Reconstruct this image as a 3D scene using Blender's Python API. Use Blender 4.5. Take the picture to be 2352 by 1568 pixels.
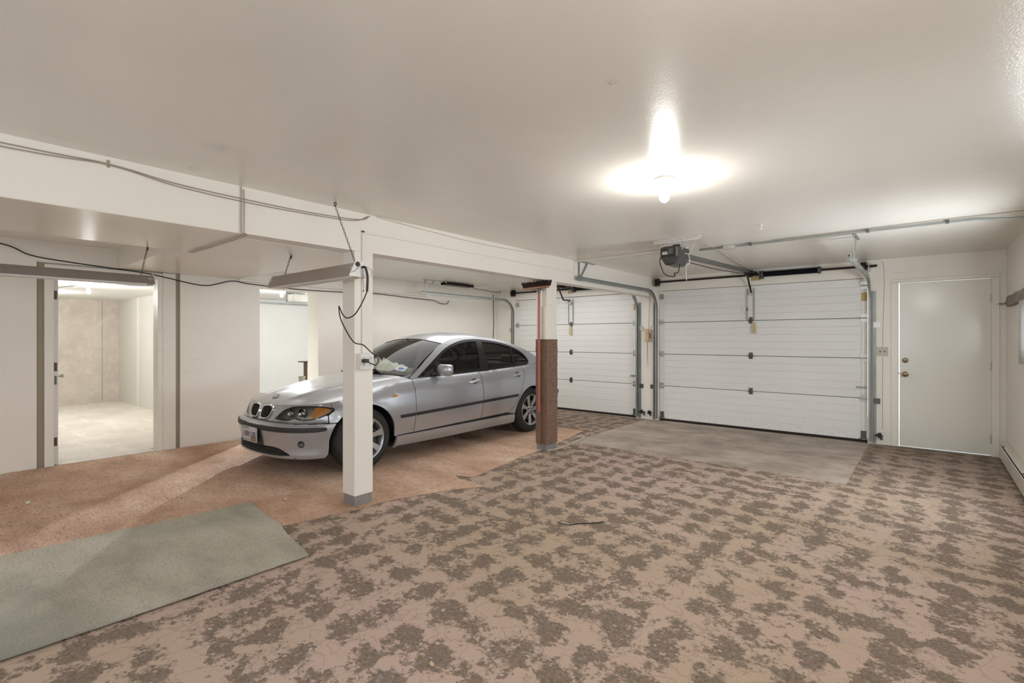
import bpy, bmesh, math, random
import numpy as np
from mathutils import Vector, Matrix
from mathutils.geometry import delaunay_2d_cdt
random.seed(7)
for o in list(bpy.data.objects): bpy.data.objects.remove(o)
SC = bpy.context.scene
COL = SC.collection
PI = math.pi
# ------------------------------------------------------------ room numbers (metres)
CAMH = 1.34
H = 2.344            # ceiling
XR, XL, YB, YF = 0.68, -6.99, 7.83, -2.6
BX = -3.47           # room face of the long beam
# ------------------------------------------------------------ camera
cd = bpy.data.cameras.new('camera'); cam = bpy.data.objects.new('camera', cd); COL.objects.link(cam)
cam.location = (0, 0, CAMH); cam.rotation_euler = (math.radians(90), 0, math.radians(39.835))
cd.sensor_width = 36.0; cd.lens = 1143.6 / 2352 * 36.0
cd.shift_y = -(784 - 778) / 2352.0
cd.clip_start = 0.02; cd.clip_end = 200
SC.camera = cam
# ------------------------------------------------------------ world, lights, exposure
w = bpy.data.worlds.new('world'); SC.world = w; w.use_nodes = True
nt = w.node_tree; nt.nodes.clear()
out = nt.nodes.new('ShaderNodeOutputWorld'); bg = nt.nodes.new('ShaderNodeBackground')
bg.inputs[0].default_value = (0.84, 0.91, 1.0, 1); bg.inputs[1].default_value = 3.0
nt.links.new(bg.outputs[0], out.inputs[0])
SC.view_settings.view_transform = 'Standard'; SC.view_settings.look = 'None'
SC.view_settings.gamma = 1.0; SC.view_settings.use_curve_mapping = False
SC.view_settings.exposure = 0.1

def light(name, kind, loc, power, color, size=0.05, rot=(0, 0, 0), sy=None):
    d = bpy.data.lights.new(name, kind); d.energy = power; d.color = color
    if kind == 'POINT': d.shadow_soft_size = size
    if kind == 'AREA':
        d.shape = 'RECTANGLE'; d.size = size; d.size_y = sy or size
    o = bpy.data.objects.new(name, d); COL.objects.link(o); o.location = loc; o.rotation_euler = rot
    return o
WARM = (1.0, 0.985, 0.96); COOL = (0.90, 0.95, 1.0)
BULB = (-1.262, 3.0, 2.215)
BULB2 = (-1.5, -1.35, 2.215)
light('bulb_light', 'POINT', BULB, 31, WARM, 0.045)
light('fill_bulb_behind', 'POINT', BULB2, 9, WARM, 0.045)  # unseen bulb added behind the camera as fill light
light('storage_bulb_light', 'POINT', (-9.58, 1.65, 2.03), 95, (1.0, 0.985, 0.97), 0.05)
light('storage_bulb_light_far', 'POINT', (-11.6, 1.3, 2.03), 66, (1.0, 0.985, 0.97), 0.05)
light('passage_bulb_light', 'POINT', (-9.9, 4.69, 2.08), 58, (0.97, 0.985, 1.0), 0.05)
light('passage_bulb_light_side', 'POINT', (-8.55, 6.6, 2.0), 80, (0.90, 0.95, 1.0), 0.05)
_l = light('passage_beam_spot', 'SPOT', (-9.6, 5.85, 1.95), 1100, (0.88, 0.93, 1.0)); _l.data.spot_size = math.radians(34); _l.data.spot_blend = 0.4; _l.data.shadow_soft_size = 0.06  # unseen spot added to throw the light strip through the opening
_l.rotation_euler = (Vector((-6.0, 2.1, 0.0)) - Vector((-9.6, 5.85, 1.95))).to_track_quat('-Z', 'Y').to_euler()
WINDOWS = [(4.35, 6.2, 1.13, 1.66), (2.2, 3.75, 1.13, 1.66), (-1.3, 0.3, 1.13, 1.66)]
for (y0, y1, z0, z1), p in zip(WINDOWS, (125, 20, 50)):
    light('window_daylight', 'AREA', (XR + 0.012, (y0 + y1) / 2, (z0 + z1) / 2), p, COOL, y1 - y0, (0, math.radians(90), 0), z1 - z0)
light('bay_fill_light', 'AREA', (-5.1, 5.2, H - 0.03), 54, (1.0, 0.99, 0.975), 2.2, (0, 0, 0), 4.4)  # soft area light without a fixture, added to brighten the car bay
light('fill_bulb_side', 'POINT', (0.0, 1.0, 2.215), 27, WARM, 0.045)  # unseen bulb added outside the frame to brighten the right side
light('near_bay_fill_light', 'AREA', (-5.9, -1.4, H - 0.03), 2.5, (1.0, 0.985, 0.96), 1.6, (0, 0, 0), 1.2)  # area light without a fixture, added to lift the near left bay
# ------------------------------------------------------------ materials
def lin(c):
    c = c / 255.0
    return c / 12.92 if c <= 0.04045 else ((c + 0.055) / 1.055) ** 2.4
def rgb(r, g, b): return (lin(r), lin(g), lin(b), 1)
class N:
    """small node-tree writer"""
    def __init__(s, name):
        s.m = bpy.data.materials.new(name); s.m.use_nodes = True; s.t = s.m.node_tree; s.t.nodes.clear()
        s.out = s.t.nodes.new('ShaderNodeOutputMaterial')
    def n(s, typ, ins=None, **kw):
        x = s.t.nodes.new(typ)
        for k, v in kw.items(): setattr(x, k, v)
        for k, v in (ins or {}).items():
            if isinstance(v, tuple) and len(v) == 2 and hasattr(v[0], 'outputs'): s.t.links.new(v[0].outputs[v[1]], x.inputs[k])
            elif hasattr(v, 'outputs'): s.t.links.new(v.outputs[0], x.inputs[k])
            else: x.inputs[k].default_value = v
        return x
    def coord(s, scale=(1, 1, 1), rot=(0, 0, 0)):
        g = s.n('ShaderNodeNewGeometry')
        return s.n('ShaderNodeMapping', {'Vector': (g, 'Position'), 'Scale': scale, 'Rotation': rot})
    def noise(s, v, scale, detail=3, rough=0.55): return s.n('ShaderNodeTexNoise', {'Vector': v, 'Scale': scale, 'Detail': detail, 'Roughness': rough})
    def ramp(s, f, stops):
        r = s.n('ShaderNodeValToRGB', {'Fac': f}); e = r.color_ramp.elements
        while len(e) < len(stops): e.new(0.5)
        for i, (p, c) in enumerate(stops): e[i].position = p; e[i].color = c
        return r
    def mix(s, f, a, b, typ='MIX'):
        x = s.n('ShaderNodeMix', data_type='RGBA', blend_type=typ)
        for k, v in ((0, f), (6, a), (7, b)):
            if hasattr(v, 'outputs'): s.t.links.new(v.outputs[2] if v.bl_idname == 'ShaderNodeMix' and v.data_type == 'RGBA' else v.outputs[0], x.inputs[k])
            else: x.inputs[k].default_value = v
        return x
    def math(s, op, a, b=0.0, c=0.0):
        x = s.n('ShaderNodeMath', operation=op)
        for i, v in enumerate((a, b, c)):
            if hasattr(v, 'outputs'): s.t.links.new(v.outputs[0], x.inputs[i])
            else: x.inputs[i].default_value = v
        return x
    def bump(s, h, strength, dist=0.01): return s.n('ShaderNodeBump', {'Height': h, 'Strength': strength, 'Distance': dist})
    def pbr(s, color, rough=0.5, metal=0.0, normal=None, **kw):
        p = s.n('ShaderNodeBsdfPrincipled'); 
        def put(k, v):
            if hasattr(v, 'outputs'): s.t.links.new(v.outputs[2] if v.bl_idname == 'ShaderNodeMix' and v.data_type == 'RGBA' else v.outputs[0], p.inputs[k])
            else: p.inputs[k].default_value = v
        put('Base Color', color); put('Roughness', rough); put('Metallic', metal)
        if normal is not None: put('Normal', normal)
        for k, v in kw.items(): put(k.replace('_', ' '), v)
        s.t.links.new(p.outputs[0], s.out.inputs[0]); s.p = p
        return s.m
def plain(name, c, rough=0.5, metal=0.0, var=0.05, bump=0.0, bscale=200.0, **kw):
    a = N(name); v = a.coord(); n = a.noise(v, 6.0, 4)
    col = rgb(*c); dk = tuple(x * (1 - var * 2.0) for x in col[:3]) + (1,)
    r = a.ramp(n, [(0.3, dk), (0.75, col)])
    nb = a.bump(a.noise(v, bscale, 2), bump, 0.004) if bump else None
    return a.pbr(r, rough, metal, nb, **kw)
def emit(name, c, s):
    a = N(name); e = a.n('ShaderNodeEmission', {'Color': c, 'Strength': s}); a.t.links.new(e.outputs[0], a.out.inputs[0]); return a.m
def paint(name, c, rough=0.5, bump=0.12, bscale=160.0, speck=0.0, marks=0.0, stain=None):
    """house paint with faint orange peel, slow tone shifts, fly specks and scuffs"""
    a = N(name); v = a.coord(); col = rgb(*c)
    dk = tuple(x * 0.96 for x in col[:3]) + (1,)
    base = a.ramp(a.noise(v, 1.3, 3), [(0.3, dk), (0.7, col)])
    if speck:
        vo = a.n('ShaderNodeTexVoronoi', {'Vector': v, 'Scale': 9.0, 'Randomness': 1.0})
        f = a.ramp(vo, [(0.0, (1, 1, 1, 1)), (speck, (0, 0, 0, 1))])
        base = a.mix(f, base, rgb(110, 98, 84))
    if marks:
        f = a.ramp(a.noise(a.coord((1, 1, 6)), 3.0, 6, 0.75), [(0.60, (0, 0, 0, 1)), (0.78, (marks, marks, marks, 1))])
        base = a.mix(f, base, rgb(168, 156, 138))
    nb = a.bump(a.noise(v, bscale, 3, 0.6), bump, 0.004)
    return a.pbr(base, rough, 0.0, nb)

M = {}
PAINT = (245, 240, 230)
M['wall'] = paint('wall_paint', PAINT, 0.5, 0.08, 120, 0.012, 0.35)
M['beam'] = paint('beam_paint', (245, 240, 231), 0.5, 0.10, 90, 0.012)
M['groove'] = paint('groove_shade', (172, 162, 142), 0.6)  # darker tone puts the shade of the grooves into the colour
M['trim'] = paint('trim_paint', (243, 239, 228), 0.42, 0.05, 60, 0.0, 0.25)
M['soffit'] = paint('soffit_gloss_paint', (236, 229, 216), 0.27, 0.10, 110)
def ceiling_mat():
    a = N('ceiling_semigloss_paint'); v = a.coord(); col = rgb(242, 238, 229)
    base = a.ramp(a.noise(v, 0.9, 4), [(0.3, tuple(x * 0.92 for x in col[:3]) + (1,)), (0.7, col)])
    # a few grey scuffs where something rubbed the ceiling
    g = a.n('ShaderNodeNewGeometry'); spots = None
    for (x, y, r) in ((-2.86, 1.02, 0.10), (-3.33, 1.05, 0.06), (-0.95, 1.75, 0.03)):
        d = a.n('ShaderNodeVectorMath', {0: (g, 'Position'), 1: (x, y, H)}, operation='DISTANCE')
        f = a.math('SUBTRACT', 1.0, a.math('DIVIDE', (d), r)) if False else None
        mr = a.n('ShaderNodeMapRange', {'From Min': 0.0, 'From Max': r, 'To Min': 1.0, 'To Max': 0.0})
        a.t.links.new(d.outputs['Value'], mr.inputs['Value'])
        spots = mr if spots is None else a.math('MAXIMUM', spots, mr)
    sp = a.math('MULTIPLY', spots, a.ramp(a.noise(v, 90, 4, 0.7), [(0.5, (0, 0, 0, 1)), (0.62, (0.75, 0.75, 0.75, 1))]))
    base = a.mix(sp, base, rgb(128, 116, 104))
    hgt = a.math('ADD', a.noise(v, 110, 3, 0.6), a.math('MULTIPLY', a.noise(v, 6, 2), 0.8))
    return a.pbr(base, 0.24, 0, a.bump(hgt, 0.16, 0.006))
M['ceiling'] = ceiling_mat()
def concrete(name, c1, c2, scale=2.0, rough=0.75, spots=True):
    a = N(name); v = a.coord()
    b = a.ramp(a.noise(v, scale, 8, 0.65), [(0.32, rgb(*c1)), (0.68, rgb(*c2))])
    b = a.mix(a.ramp(a.noise(a.coord((1, 5, 5), (0, 0, 0.5)), 1.2, 6, 0.7), [(0.52, (0, 0, 0, 1)), (0.75, (0.5, 0.5, 0.5, 1))]), b, rgb(*[min(255, x + 26) for x in c2]))
    if spots:
        vo = a.n('ShaderNodeTexVoronoi', {'Vector': v, 'Scale': 7.0})
        b = a.mix(a.ramp(vo, [(0.0, (1, 1, 1, 1)), (0.05, (0, 0, 0, 1))]), b, rgb(*[x * 0.62 for x in c1]))
    return a.pbr(b, rough, 0, a.bump(a.noise(v, 60, 5, 0.7), 0.25, 0.006))
M['slab'] = concrete('concrete_slab', (140, 126, 114), (190, 176, 162), 2.2)
M['slab_pale'] = concrete('pale_concrete_floor', (205, 196, 184), (228, 221, 210), 1.6, 0.6, False)
M['conc_wall'] = concrete('poured_concrete_wall', (200, 191, 178), (226, 218, 206), 1.4)
M['drywall'] = paint('unfinished_drywall', (226, 224, 216), 0.7)
M['tape'] = paint('drywall_joint_compound', (243, 240, 232), 0.7)
M['white_room'] = paint('white_room_paint', (240, 240, 236), 0.6)
def carpet_pattern():
    a = N('patterned_carpet'); g = a.n('ShaderNodeNewGeometry')
    v0 = a.n('ShaderNodeVectorMath', {0: (g, 'Position'), 1: (1, 1, 0)}, operation='MULTIPLY')
    def warp(src, sc, amp):
        n_ = a.noise(src, sc, 3); d = a.n('ShaderNodeVectorMath', {0: (n_, 'Color'), 1: (0.5, 0.5, 0.5)}, operation='SUBTRACT')
        e = a.n('ShaderNodeVectorMath', {0: (d, 0), 3: amp}, operation='SCALE'); return a.n('ShaderNodeVectorMath', {0: (src, 0), 1: (e, 0)}, operation='ADD')
    v = warp(warp(v0, 3.0, 0.11), 16.0, 0.05)
    # the repeat: a half-drop trellis laid on the diagonal of the room
    rr = a.n('ShaderNodeVectorRotate', {'Vector': (v, 0), 'Angle': -0.695}, rotation_type='Z_AXIS')
    sx = a.n('ShaderNodeSeparateXYZ', {'Vector': rr})
    def osc(sock, k, ph=0.0): return a.math('COSINE', a.n('ShaderNodeMath', {0: (sx, sock), 1: 2 * PI / k, 2: ph}, operation='MULTIPLY_ADD'))
    tre = a.math('ADD', a.math('MULTIPLY', osc('X', 0.31), osc('Y', 0.35)), a.math('MULTIPLY', osc('X', 0.155), 0.22))
    leaf = a.math('ADD', a.math('MULTIPLY', a.noise(v0, 15, 4, 0.7), 0.6), a.math('MULTIPLY', a.noise(v0, 40, 5, 0.85), 0.4))
    lf = a.math('SUBTRACT', leaf, 0.5)
    vo = a.n('ShaderNodeTexVoronoi', {'Vector': (v, 0), 'Scale': 5.2, 'Randomness': 0.8})
    body_ = a.math('ADD', a.math('MULTIPLY_ADD', tre, 0.30, 0.17), a.math('ADD', a.math('MULTIPLY', lf, 3.8), a.math('MULTIPLY', a.math('SUBTRACT', 0.42, vo), 0.85)))
    dark = a.ramp(body_, [(-0.36, (0, 0, 0, 1)), (0.18, (1, 1, 1, 1))])
    ln = a.math('ABSOLUTE', a.math('SUBTRACT', a.noise(v, 5.0, 2), 0.5))
    vine = a.ramp(ln, [(0.006, (0.25, 0.25, 0.25, 1)), (0.018, (0, 0, 0, 1))])
    fleck = a.ramp(a.noise(v0, 44, 4, 0.8), [(0.34, (0.7, 0.7, 0.7, 1)), (0.54, (1, 1, 1, 1))])
    dk = a.math('MAXIMUM', a.math('MULTIPLY', dark, fleck), vine)
    # woven loops of the ground
    br = a.n('ShaderNodeTexBrick', {'Vector': a.n('ShaderNodeMapping', {'Vector': (g, 'Position'), 'Rotation': (0, 0, 0.7)}), 'Scale': 78.0, 'Mortar Size': 0.02, 'Color1': rgb(204, 182, 160), 'Color2': rgb(188, 168, 146), 'Mortar': rgb(116, 98, 84)})
    big = a.noise(v0, 0.55, 3)
    ground = a.mix(a.ramp(big, [(0.40, (0, 0, 0, 1)), (0.62, (0.7, 0.7, 0.7, 1))]), br, rgb(198, 174, 164))
    green = a.mix(a.ramp(a.noise(v0, 70, 3), [(0.4, (0, 0, 0, 1)), (0.6, (1, 1, 1, 1))]), rgb(92, 86, 72), rgb(124, 108, 98))
    c = a.mix(a.math('MULTIPLY', dk, 0.86), ground, green)
    # small flowers in the clusters: dusty red and pale blue
    fv = a.n('ShaderNodeTexVoronoi', {'Vector': (v, 0), 'Scale': 30.0})
    pet = a.math('MULTIPLY', a.ramp(fv, [(0.22, (1, 1, 1, 1)), (0.34, (0, 0, 0, 1))]), a.math('MULTIPLY', dark, a.ramp(a.noise(v0, 7, 2), [(0.46, (0, 0, 0, 1)), (0.56, (1, 1, 1, 1))])))
    pc = a.ramp((a.n('ShaderNodeSeparateColor', {'Color': (fv, 'Color')})), [(0.0, rgb(150, 112, 104)), (0.55, rgb(164, 128, 118)), (0.6, rgb(156, 154, 158)), (0.8, rgb(206, 198, 194))])
    pc.color_ramp.interpolation = 'CONSTANT'
    c = a.mix(a.math('MULTIPLY', pet, 0.7), c, pc)
    # traffic dirt, darkest by the garage doors
    sep = a.n('ShaderNodeSeparateXYZ', {'Vector': (g, 'Position')})
    dirt = a.math('MULTIPLY', a.n('ShaderNodeMapRange', {'Value': (sep, 'Y'), 'From Min': 5.2, 'From Max': 7.6, 'To Min': 0.0, 'To Max': 0.55}), a.ramp(a.noise(a.coord((1, 4, 1)), 1.6, 5, 0.6), [(0.25, (0.3, 0.3, 0.3, 1)), (0.7, (1, 1, 1, 1))]))
    c = a.mix(dirt, c, rgb(104, 90, 80))
    hgt = a.math('ADD', a.math('MULTIPLY', leaf, 0.6), a.math('MULTIPLY', a.n('ShaderNodeRGBToBW', {'Color': br}), 2.0))
    return a.pbr(c, 0.95, 0, a.bump(hgt, 0.5, 0.006), Specular_IOR_Level=0.15)
M['carpet'] = carpet_pattern()
def shag(name, c1, c2, c3, sx=1.0, dark=None, fs=26, fw=0.6):
    a = N(name); v = a.coord((1, 2.2, 1), (0, 0, 0.75))
    b = a.ramp(a.noise(v, 1.5, 6, 0.6), [(0.3, rgb(*c1)), (0.5, rgb(*c2)), (0.72, rgb(*c3))])
    fib = a.noise(a.coord((1, 3.2, 1), (0, 0, 0.8)), fs, 6, 0.8)
    b = a.mix(a.ramp(fib, [(0.34, (fw, fw, fw, 1)), (0.50, (0, 0, 0, 1))]), b, rgb(*[x * 0.62 for x in c1]))
    if dark: b = a.mix(a.ramp(a.noise(a.coord(), 0.8, 4), [(0.5, (0, 0, 0, 1)), (0.7, (0.8, 0.8, 0.8, 1))]), b, rgb(*dark))
    h = a.math('ADD', fib, a.noise(a.coord(), 220, 3))
    return a.pbr(b, 1.0, 0, a.bump(h, 0.7, 0.012), Specular_IOR_Level=0.1)
M['shag'] = shag('brown_shag_carpet', (200, 166, 142), (226, 190, 164), (240, 212, 188), dark=(176, 136, 110), fs=22, fw=0.75)
M['rug'] = shag('pale_runner_pile', (178, 172, 156), (204, 196, 178), (216, 208, 192), dark=(150, 154, 142), fs=40, fw=0.55)
M['rug_edge'] = shag('runner_backing', (92, 86, 80), (110, 102, 94), (122, 112, 102))
def wrap_mat():
    a = N('column_carpet_wrap'); v = a.coord(); c = a.ramp(a.noise(v, 150, 4, 0.75), [(0.36, rgb(84, 62, 50)), (0.5, rgb(140, 112, 96)), (0.64, rgb(190, 162, 142))])
    g = a.n('ShaderNodeNewGeometry'); sp = a.n('ShaderNodeSeparateXYZ', {'Vector': (g, 'Position')}); d = a.math('ABSOLUTE', a.math('SUBTRACT', a.n('ShaderNodeMath', {0: (sp, 'X'), 1: 0.0}, operation='ADD'), BX - 0.062))
    st = a.ramp(a.math('ADD', d, a.math('MULTIPLY', a.noise(v, 9, 3), 0.02)), [(0.012, (0.6, 0.6, 0.6, 1)), (0.034, (0, 0, 0, 1))])
    c = a.mix(st, c, rgb(92, 66, 38)); return a.pbr(c, 1.0, 0, a.bump(a.noise(v, 240, 3), 0.8, 0.01), Specular_IOR_Level=0.1)
M['wrap'] = wrap_mat()
M['door_white'] = paint('garage_door_enamel', (238, 238, 234), 0.42, 0.05, 300, 0.010, 0.22)
def bottom_panel():
    a = N('dirty_garage_door_enamel'); v = a.coord(); g = a.n('ShaderNodeNewGeometry')
    sep = a.n('ShaderNodeSeparateXYZ', {'Vector': (g, 'Position')})
    low = a.n('ShaderNodeMapRange', {'Value': (sep, 'Z'), 'From Min': 0.04, 'From Max': 0.30, 'To Min': 1.0, 'To Max': 0.0})
    f = a.math('MULTIPLY', low, a.ramp(a.noise(v, 24, 6, 0.75), [(0.52, (0, 0, 0, 1)), (0.74, (0.5, 0.5, 0.5, 1))]))
    return a.pbr(a.mix(f, rgb(238, 238, 234), rgb(136, 120, 108)), 0.45)
M['door_low'] = bottom_panel()
M['entry'] = paint('entry_door_gloss', (240, 238, 229), 0.16, 0.015, 30, 0.008)
M['galv'] = plain('galvanised_steel', (172, 176, 172), 0.42, 0.45, 0.12, 0.1, 90)
M['galv_dark'] = plain('weathered_steel', (116, 118, 114), 0.5, 0.8, 0.15)
M['zinc'] = plain('bright_zinc', (205, 205, 198), 0.38, 0.75, 0.08)
M['iron'] = plain('dark_oiled_steel', (52, 46, 42), 0.45, 0.6, 0.12)
M['spring'] = plain('black_spring_steel', (38, 40, 46), 0.38, 0.5, 0.1)
M['black'] = plain('black_plastic', (38, 37, 36), 0.45, 0.0, 0.05)
M['opener'] = plain('charcoal_plastic', (62, 62, 60), 0.38, 0.0, 0.06)
M['opener_rail'] = plain('grey_painted_rail', (112, 112, 108), 0.45, 0.3, 0.08)
M['cord_black'] = plain('black_cord', (34, 28, 24), 0.55)
M['cord_white'] = plain('painted_cable', (218, 208, 194), 0.5)
M['cord_grey'] = plain('grey_painted_cable', (170, 158, 142), 0.5)
M['chain'] = plain('steel_chain', (96, 90, 82), 0.4, 0.85)
M['plate'] = plain('almond_plate', (206, 198, 184), 0.35)
M['white_plastic'] = plain('white_plastic', (232, 230, 224), 0.35)
M['fixture'] = plain('shop_light_enamel', (222, 218, 208), 0.35, 0.0, 0.04)
M['fixture_grey'] = plain('grey_reflector_enamel', (160, 148, 136), 0.32, 0.1, 0.06)
M['fixture_dark'] = plain('dark_grey_hood_enamel', (142, 133, 127), 0.4, 0.1, 0.06)
M['tube'] = plain('unlit_fluorescent_tube', (232, 230, 226), 0.2)
M['phone'] = plain('beige_phone_plastic', (214, 186, 150), 0.28)
M['phone_dark'] = plain('brown_plastic', (96, 78, 60), 0.4)  # brown of the keypad strip, switch toggles and hinge leaves
M['brass'] = plain('aged_brass', (128, 112, 86), 0.28, 0.9, 0.1)
M['tan_tag'] = plain('manila_tag', (205, 188, 152), 0.7)
M['yellow'] = plain('faded_yellow_label', (196, 172, 112), 0.6)
M['bristle'] = plain('dark_brown_bristles', (62, 42, 36), 0.85, 0.0, 0.3)
M['red'] = plain('faded_red_handle', (186, 104, 92), 0.42, 0.0, 0.1)
M['wood_bare'] = shag('weathered_wood', (140, 130, 124), (172, 162, 154), (196, 188, 180))
M['heater'] = paint('heater_enamel', (222, 216, 202), 0.35, 0.03, 60)
M['grey_base'] = concrete('grey_painted_base', (128, 126, 124), (148, 146, 143), 8, 0.6, False)
M['rubber'] = plain('door_rubber', (40, 30, 26), 0.8)
M['purple'] = plain('purple_tag', (126, 98, 138), 0.5)
def sheer():
    a = N('white_sheer_curtain'); d = a.n('ShaderNodeBsdfDiffuse', {'Color': rgb(240, 240, 238)}); t_ = a.n('ShaderNodeBsdfTranslucent', {'Color': rgb(240, 240, 238)})
    x = a.n('ShaderNodeMixShader', {0: 0.5, 1: d, 2: t_}); a.t.links.new(x.outputs[0], a.out.inputs[0]); return a.m
M['curtain'] = sheer()
M['ceramic'] = plain('white_porcelain', (242, 240, 234), 0.25)
M['bulb'] = emit('lit_bulb', (1.0, 0.96, 0.9, 1), 60)
M['paper'] = plain('printed_label_paper', (226, 224, 216), 0.6)
M['print'] = plain('grey_print', (120, 118, 114), 0.6)
M['litter'] = plain('litter_scrap', (214, 196, 176), 0.8)
M['brown_wood'] = plain('dark_stained_wood', (98, 72, 56), 0.5, 0, 0.2)
M['bin'] = plain('pale_grey_tub', (170, 164, 152), 0.6)

# ------------------------------------------------------------ mesh writer
class MB:
    def __init__(s): s.v = []; s.f = []; s.mi = []; s.cur = 0
    def add(s, vs, fs):
        k = len(s.v); s.v += [tuple(map(float, p)) for p in vs]; s.f += [tuple(i + k for i in f) for f in fs]; s.mi += [s.cur] * len(fs); return s
    def box(s, x0, x1, y0, y1, z0, z1):
        return s.add([(x0, y0, z0), (x1, y0, z0), (x1, y1, z0), (x0, y1, z0), (x0, y0, z1), (x1, y0, z1), (x1, y1, z1), (x0, y1, z1)],
                     [(0, 3, 2, 1), (4, 5, 6, 7), (0, 1, 5, 4), (1, 2, 6, 5), (2, 3, 7, 6), (3, 0, 4, 7)])
    def obox(s, c, size, rot=None):
        R = rot if rot is not None else Matrix.Identity(3); c = Vector(c); hx, hy, hz = [a / 2 for a in size]
        vs = [c + R @ Vector((sx * hx, sy * hy, sz * hz)) for sz in (-1, 1) for sx, sy in ((-1, -1), (1, -1), (1, 1), (-1, 1))]
        return s.add(vs, [(0, 3, 2, 1), (4, 5, 6, 7), (0, 1, 5, 4), (1, 2, 6, 5), (2, 3, 7, 6), (3, 0, 4, 7)])
    def bar(s, a, b, wd, th, up=(0, 0, 1)):
        """flat bar from a to b: wd along the cross of up and its run, th along up"""
        a = Vector(a); b = Vector(b); d = (b - a); L = d.length; d.normalize(); u = Vector(up)
        if abs(d.dot(u)) > 0.99: u = Vector((1, 0, 0))
        x = d.cross(u).normalized(); u = x.cross(d)
        R = Matrix((d, x, u)).transposed()
        return s.obox((a + b) / 2, (L, wd, th), R)
    def tube(s, pts, r, seg=8, caps=True):
        pts = [Vector(p) for p in pts]; n = len(pts); ring = []; k = len(s.v)
        t0 = (pts[1] - pts[0]).normalized(); up = Vector((0, 0, 1)) if abs(t0.z) < 0.9 else Vector((1, 0, 0))
        nrm = t0.cross(up).normalized()
        vs = []; rr = r if hasattr(r, '__len__') else [r] * n
        for i, p in enumerate(pts):
            t = (pts[min(i + 1, n - 1)] - pts[max(i - 1, 0)]).normalized()
            nrm = (nrm - t * nrm.dot(t)).normalized(); bn = t.cross(nrm)
            for j in range(seg):
                a = 2 * PI * j / seg; vs.append(p + (nrm * math.cos(a) + bn * math.sin(a)) * rr[i])
        fs = [(i * seg + j, i * seg + (j + 1) % seg, (i + 1) * seg + (j + 1) % seg, (i + 1) * seg + j) for i in range(n - 1) for j in range(seg)]
        if caps: fs += [tuple(range(seg))[::-1], tuple((n - 1) * seg + j for j in range(seg))]
        return s.add(vs, fs)
    def cyl(s, a, b, r, seg=16): return s.tube([a, b], r, seg)
    def lathe(s, prof, c, axis=(0, 0, 1), seg=24, closed=False, cap=True):
        """prof: (radius, height along axis)"""
        ax = Vector(axis).normalized(); u = ax.orthogonal().normalized(); w_ = ax.cross(u); c = Vector(c); vs = []
        for (r, h) in prof:
            for j in range(seg):
                a = 2 * PI * j / seg; vs.append(c + ax * h + (u * math.cos(a) + w_ * math.sin(a)) * r)
        n = len(prof); m = n if closed else n - 1
        fs = [(i * seg + j, i * seg + (j + 1) % seg, ((i + 1) % n) * seg + (j + 1) % seg, ((i + 1) % n) * seg + j) for i in range(m) for j in range(seg)]
        if not closed and cap:
            if prof[0][0] > 1e-4: fs.append(tuple(range(seg))[::-1])
            if prof[-1][0] > 1e-4: fs.append(tuple((n - 1) * seg + j for j in range(seg)))
        return s.add(vs, fs)
    def extrude(s, poly, a, b, fu, fv, closed=True, caps=True):
        """poly of (u, v) run from a to b; fu, fv the two section axes"""
        fu = Vector(fu); fv = Vector(fv); a = Vector(a); b = Vector(b); n = len(poly)
        vs = [a + fu * p + fv * q for p, q in poly] + [b + fu * p + fv * q for p, q in poly]
        fs = [(i, (i + 1) % n, n + (i + 1) % n, n + i) for i in range(n if closed else n - 1)]
        if caps and closed: fs += [tuple(range(n))[::-1], tuple(range(n, 2 * n))]
        return s.add(vs, fs)
    def build(s, name, mat, parent=None, smooth=False, bevel=0.0, angle=40, **props):
        me = bpy.data.meshes.new(name); org = Vector(parent['_o']) if parent is not None and '_o' in parent else Vector((0, 0, 0))
        base = org
        me.from_pydata([tuple(Vector(p) - base) for p in s.v], [], s.f); me.update()
        bm = bmesh.new(); bm.from_mesh(me); bmesh.ops.recalc_face_normals(bm, faces=bm.faces[:]); bm.to_mesh(me); bm.free()
        for m_ in (mat if isinstance(mat, (list, tuple)) else [mat]): me.materials.append(m_)
        if isinstance(mat, (list, tuple)):
            me.polygons.foreach_set('material_index', s.mi)
        if smooth:
            me.polygons.foreach_set('use_smooth', [True] * len(me.polygons)); me.set_sharp_from_angle(angle=math.radians(angle))
        o = bpy.data.objects.new(name, me); COL.objects.link(o)
        if parent is not None: o.parent = parent; o['_o'] = tuple(base)
        if bevel:
            b = o.modifiers.new('bevel', 'BEVEL'); b.width = bevel; b.segments = 2; b.limit_method = 'ANGLE'; b.angle_limit = math.radians(50)
        for k, v in props.items(): o[k] = v
        return o
def thing(name, label, cat, loc, group=None):
    o = bpy.data.objects.new(name, None); COL.objects.link(o); o.location = loc; o['_o'] = tuple(loc)
    o.empty_display_size = 0.1; o['label'] = label; o['category'] = cat
    if group: o['group'] = group
    return o
def tag(o, label, cat, group=None):
    o['label'] = label; o['category'] = cat
    if group: o['group'] = group
    return o
def setting(o, label=None):
    o['kind'] = 'structure'
    if label: o['label'] = label
    return o
def holder(name, loc, label=None):
    o = bpy.data.objects.new(name, None); COL.objects.link(o); o.location = loc; o['_o'] = tuple(loc)
    return setting(o, label)
def B(*a): return MB().box(*a)
def spline(pts, n=8):
    """Catmull-Rom through 3-D points"""
    P = [Vector(p) for p in pts]; P = [P[0] * 2 - P[1]] + P + [P[-1] * 2 - P[-2]]; o = []
    for i in range(1, len(P) - 2):
        for k in range(n):
            t = k / n; a, b, c, d = P[i - 1:i + 3]
            o.append(0.5 * ((2 * b) + (c - a) * t + (2 * a - 5 * b + 4 * c - d) * t * t + (3 * b - a - 3 * c + d) * t ** 3))
    o.append(P[-2]); return o
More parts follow.
